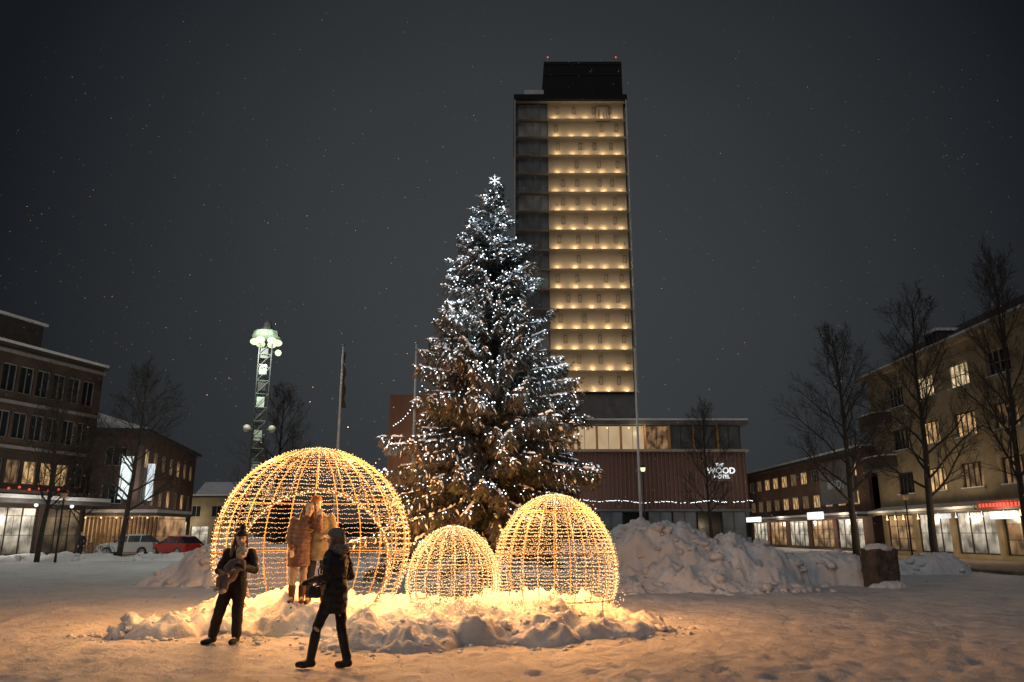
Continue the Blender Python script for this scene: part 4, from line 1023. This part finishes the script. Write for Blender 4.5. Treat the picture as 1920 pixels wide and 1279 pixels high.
lamp((lm.location.x+.3,42.0,12.6),1900,(.95,1,.85),.4)
# ---------------------------------------------------------------- flagpoles
for px,Y,pt,lab,fl in ((628,35,650,'white flagpole above the largest dome with a limp dark flag',True),(772,36,645,'thin flagpole just left of the spruce',False),(1201,40,652,'tall flagpole standing before the right side of the tower',False),(1055,44,735,'flagpole half hidden by the right side of the spruce',False)):
    x=gx(px,Y,3); h=at(px,pt,Y).z
    f=thing('flagpole',lab,'flagpole',(x,Y,0)); MB().tube([(0,0,-.1),(0,0,h*.5),(0,0,h)],[.08,.065,.04],8).build('pole',WHITE,f,True); MB().ell((0,0,h+.06),.08).build('finial',STEEL,f)
    if fl:
        mb=MB()
        for i in range(13):
            z=h-.25-i*.22; a=.06+.05*math.sin(i*1.7)+.012*i
            mb.v+=[(.05,-.03,z),(.05+a,-.08-.03*math.sin(i),z),(.05+a*.5,.06,z)]
            if i: b=3*i; mb.f+=[(b-3,b-2,b+1,b),(b-2,b-1,b+2,b+1),(b-1,b-3,b,b+2)]
        mb.build('flag',M('dark furled flag',(.05,.05,.03)),f)
# ---------------------------------------------------------------- street lamps
for px,Y,pt,lab in ((1212,60,877,'small lit street lamp before the red clad building'),(103,47,925,'small street lamp before the office block'),(1712,47,928,'small street lamp before the right hand shops')):
    h=at(px,pt,Y).z; s=thing('street_lamp',lab,'street lamp',(gx(px,Y),Y,0))
    MB().tube([(0,0,-.05),(0,0,.5),(0,0,h-.3)],[.09,.06,.045],8).build('pole',BLACK,s); MB().tube([(0,0,h-.3),(0,0,h-.25),(0,0,h)],[.08,.16,.2],10).build('lantern',LMP if px==1212 else LITD,s); MB().tube([(0,0,h),(0,0,h+.08),(0,0,h+.2)],[.26,.2,.03],10).build('lamp_hood',BLACK,s)

# ---------------------------------------------------------------- cars
HLG=M('headlight glass',(.6,.6,.6),.1); TLG=M('taillight',(.3,.01,.01),.2)
def car(label,loc,rz,paint,h=1.5,sc=1.0):
    c=thing('parked_car',label,'car',loc,rz,'cars parked along the street'); c.scale=(sc,sc,sc)
    k=h/1.5
    prof_=[(-2.1,.35),(-2.15,.6),(-2.1,.95),(-1.95,1.02),(.85,1.02),(1.75,.9),(2.1,.78),(2.15,.5),(2.1,.33)]
    for wx in (1.35,-1.3):
        prof_+= [(wx+.4*math.cos(a),.3+.4*math.sin(a)) for a in [PI*i/8 for i in range(9)]]
    mb=MB(); n_=len(prof_)
    for yy in (-.9,-.82,.82,.9):
        for x,z in prof_: 
            q=1 if abs(yy)<.85 else .97
            mb.v.append((x*q,yy,(.3+(z-.3)*q)*k))
    for a in range(3):
        for i in range(n_): j=(i+1)%n_; mb.f.append((a*n_+i,a*n_+j,(a+1)*n_+j,(a+1)*n_+i))
    mb.f.append(tuple(range(n_-1,-1,-1))); mb.f.append(tuple(3*n_+i for i in range(n_)))
    mb.build('body',paint,c)
    cb=[(-1.98,1.02,.82),(1.0,1.02,.82),(.2,1.46,.68),(-1.35,1.48,.68)]
    g_=MB(); 
    for s in (-1,1): g_.v+=[(x,s*w_,z*k) for x,z,w_ in cb]
    g_.f=[(0,1,2,3),(7,6,5,4),(1,5,6,2),(3,7,4,0)]; g_.build('windows',DARKGLASS,c)
    MB().add([(.22,-.69,1.455*k),(.22,.69,1.455*k),(-1.37,.69,1.475*k),(-1.37,-.69,1.475*k),(.15,-.62,1.53*k),(.15,.62,1.53*k),(-1.3,.62,1.54*k),(-1.3,-.62,1.54*k)],[(0,1,2,3),(4,5,6,7),(0,1,5,4),(1,2,6,5),(2,3,7,6),(3,0,4,7)]).build('roof',paint,c)
    MB().ell((-.6,0,1.53*k),(.8,.62,.09)).build('roof_snow',SNOW,c)
    for s in (-1,1):
        for x in (-1.05,-.1): MB().add([(x-.04,s*.835,1.02*k),(x+.04,s*.835,1.02*k),(x+.02,s*.69,1.47*k),(x-.06,s*.69,1.47*k)],[(0,1,2,3)]).build('pillar',paint,c)
    for wx in (1.35,-1.3):
        for s in (-1,1):
            w_=MB().tube([(wx,s*.7,.33),(wx,s*.91,.33)],.33,18).build('wheel',BLACK,c); MB().tube([(wx,s*.9,.33),(wx,s*.925,.33)],.2,12).build('rim',STEEL,w_)
    for s in (-1,1):
        MB().ell((2.08,s*.62,.72*k),(.06,.2,.08)).build('headlight',HLG,c)
        MB().ell((-2.1,s*.68,.86*k),(.05,.14,.09)).build('taillight',TLG,c)
        MB().ell((.75,s*.98,1.02*k),(.08,.1,.07)).build('mirror',BLACK,c)
    return c
car('white parked car with dark windows in the street on the left',(gx(240,56),56,.1),PI+.1,M('white car paint',(.5,.51,.52),.25,.05),1.55,.9)
car('red parked car beside the left snow heap',(gx(328,55.5),55.5,.1),PI-.5,M('red car paint',(.4,.025,.02),.25,.05),1.45,.9)
BIKE=M('bike paint',(.05,.06,.08),.4)
def bicycle(label,loc,rz):
    b=thing('bicycle',label,'bicycle',loc,rz,'bicycles parked on the left')
    for x in (-.52,.52):
        pts=[(x+.33*math.cos(q),0,.34+.33*math.sin(q)) for q in [2*PI*i/20 for i in range(20)]]
        w_=MB().tube(pts,.02,5,True).build('wheel',BLACK,b); sp_=MB()
        for i in range(8): q=PI*i/8; sp_.tube([(x-.32*math.cos(q),0,.34-.32*math.sin(q)),(x+.32*math.cos(q),0,.34+.32*math.sin(q))],.004,3)
        sp_.build('spokes',STEEL,w_)
    f=MB()
    for a,c in (((-.52,.34),(-.05,.32)),((-.05,.32),(-.18,.82)),((-.18,.78),(.36,.78)),((.36,.78),(-.05,.32)),((-.52,.34),(-.17,.75)),((.52,.34),(.34,.95))): f.tube([(a[0],0,a[1]),(c[0],0,c[1])],.02,6)
    f.build('frame',BIKE,b); MB().ell((-.2,0,.9),(.13,.07,.04)).build('saddle',BLACK,b); MB().tube([(.25,-.28,1.0),(.34,-.1,1.02),(.34,.1,1.02),(.25,.28,1.0)],.016,6).build('handlebar',STEEL,b)
bicycle('bicycle standing in front of the white car, left of the pair',(gx(172,53),53,.08),.3); bicycle('bicycle standing in front of the white car, right of the pair',(gx(192,53.4),53.4,.08),-.2)

# ---------------------------------------------------------------- snowfall
sf=MB()
for i in range(3000):
    y=5+45*R.random()**1.3; x=R.uniform(-.72,.72)*y; z=R.uniform(.2,.2+.85*y); r=R.uniform(.003,.0085)*(1+.035*y)
    sf.add([(x+r,y,z),(x-r,y,z),(x,y+r,z),(x,y-r,z),(x,y,z+r),(x,y,z-r)],[(0,2,4),(2,1,4),(1,3,4),(3,0,4),(2,0,5),(1,2,5),(3,1,5),(0,3,5)])
tag(sf.build('snowflakes',M('flake',(.5,.51,.53),.8,.05)),'fine snowflakes drifting through the night air','snow',kind='stuff')
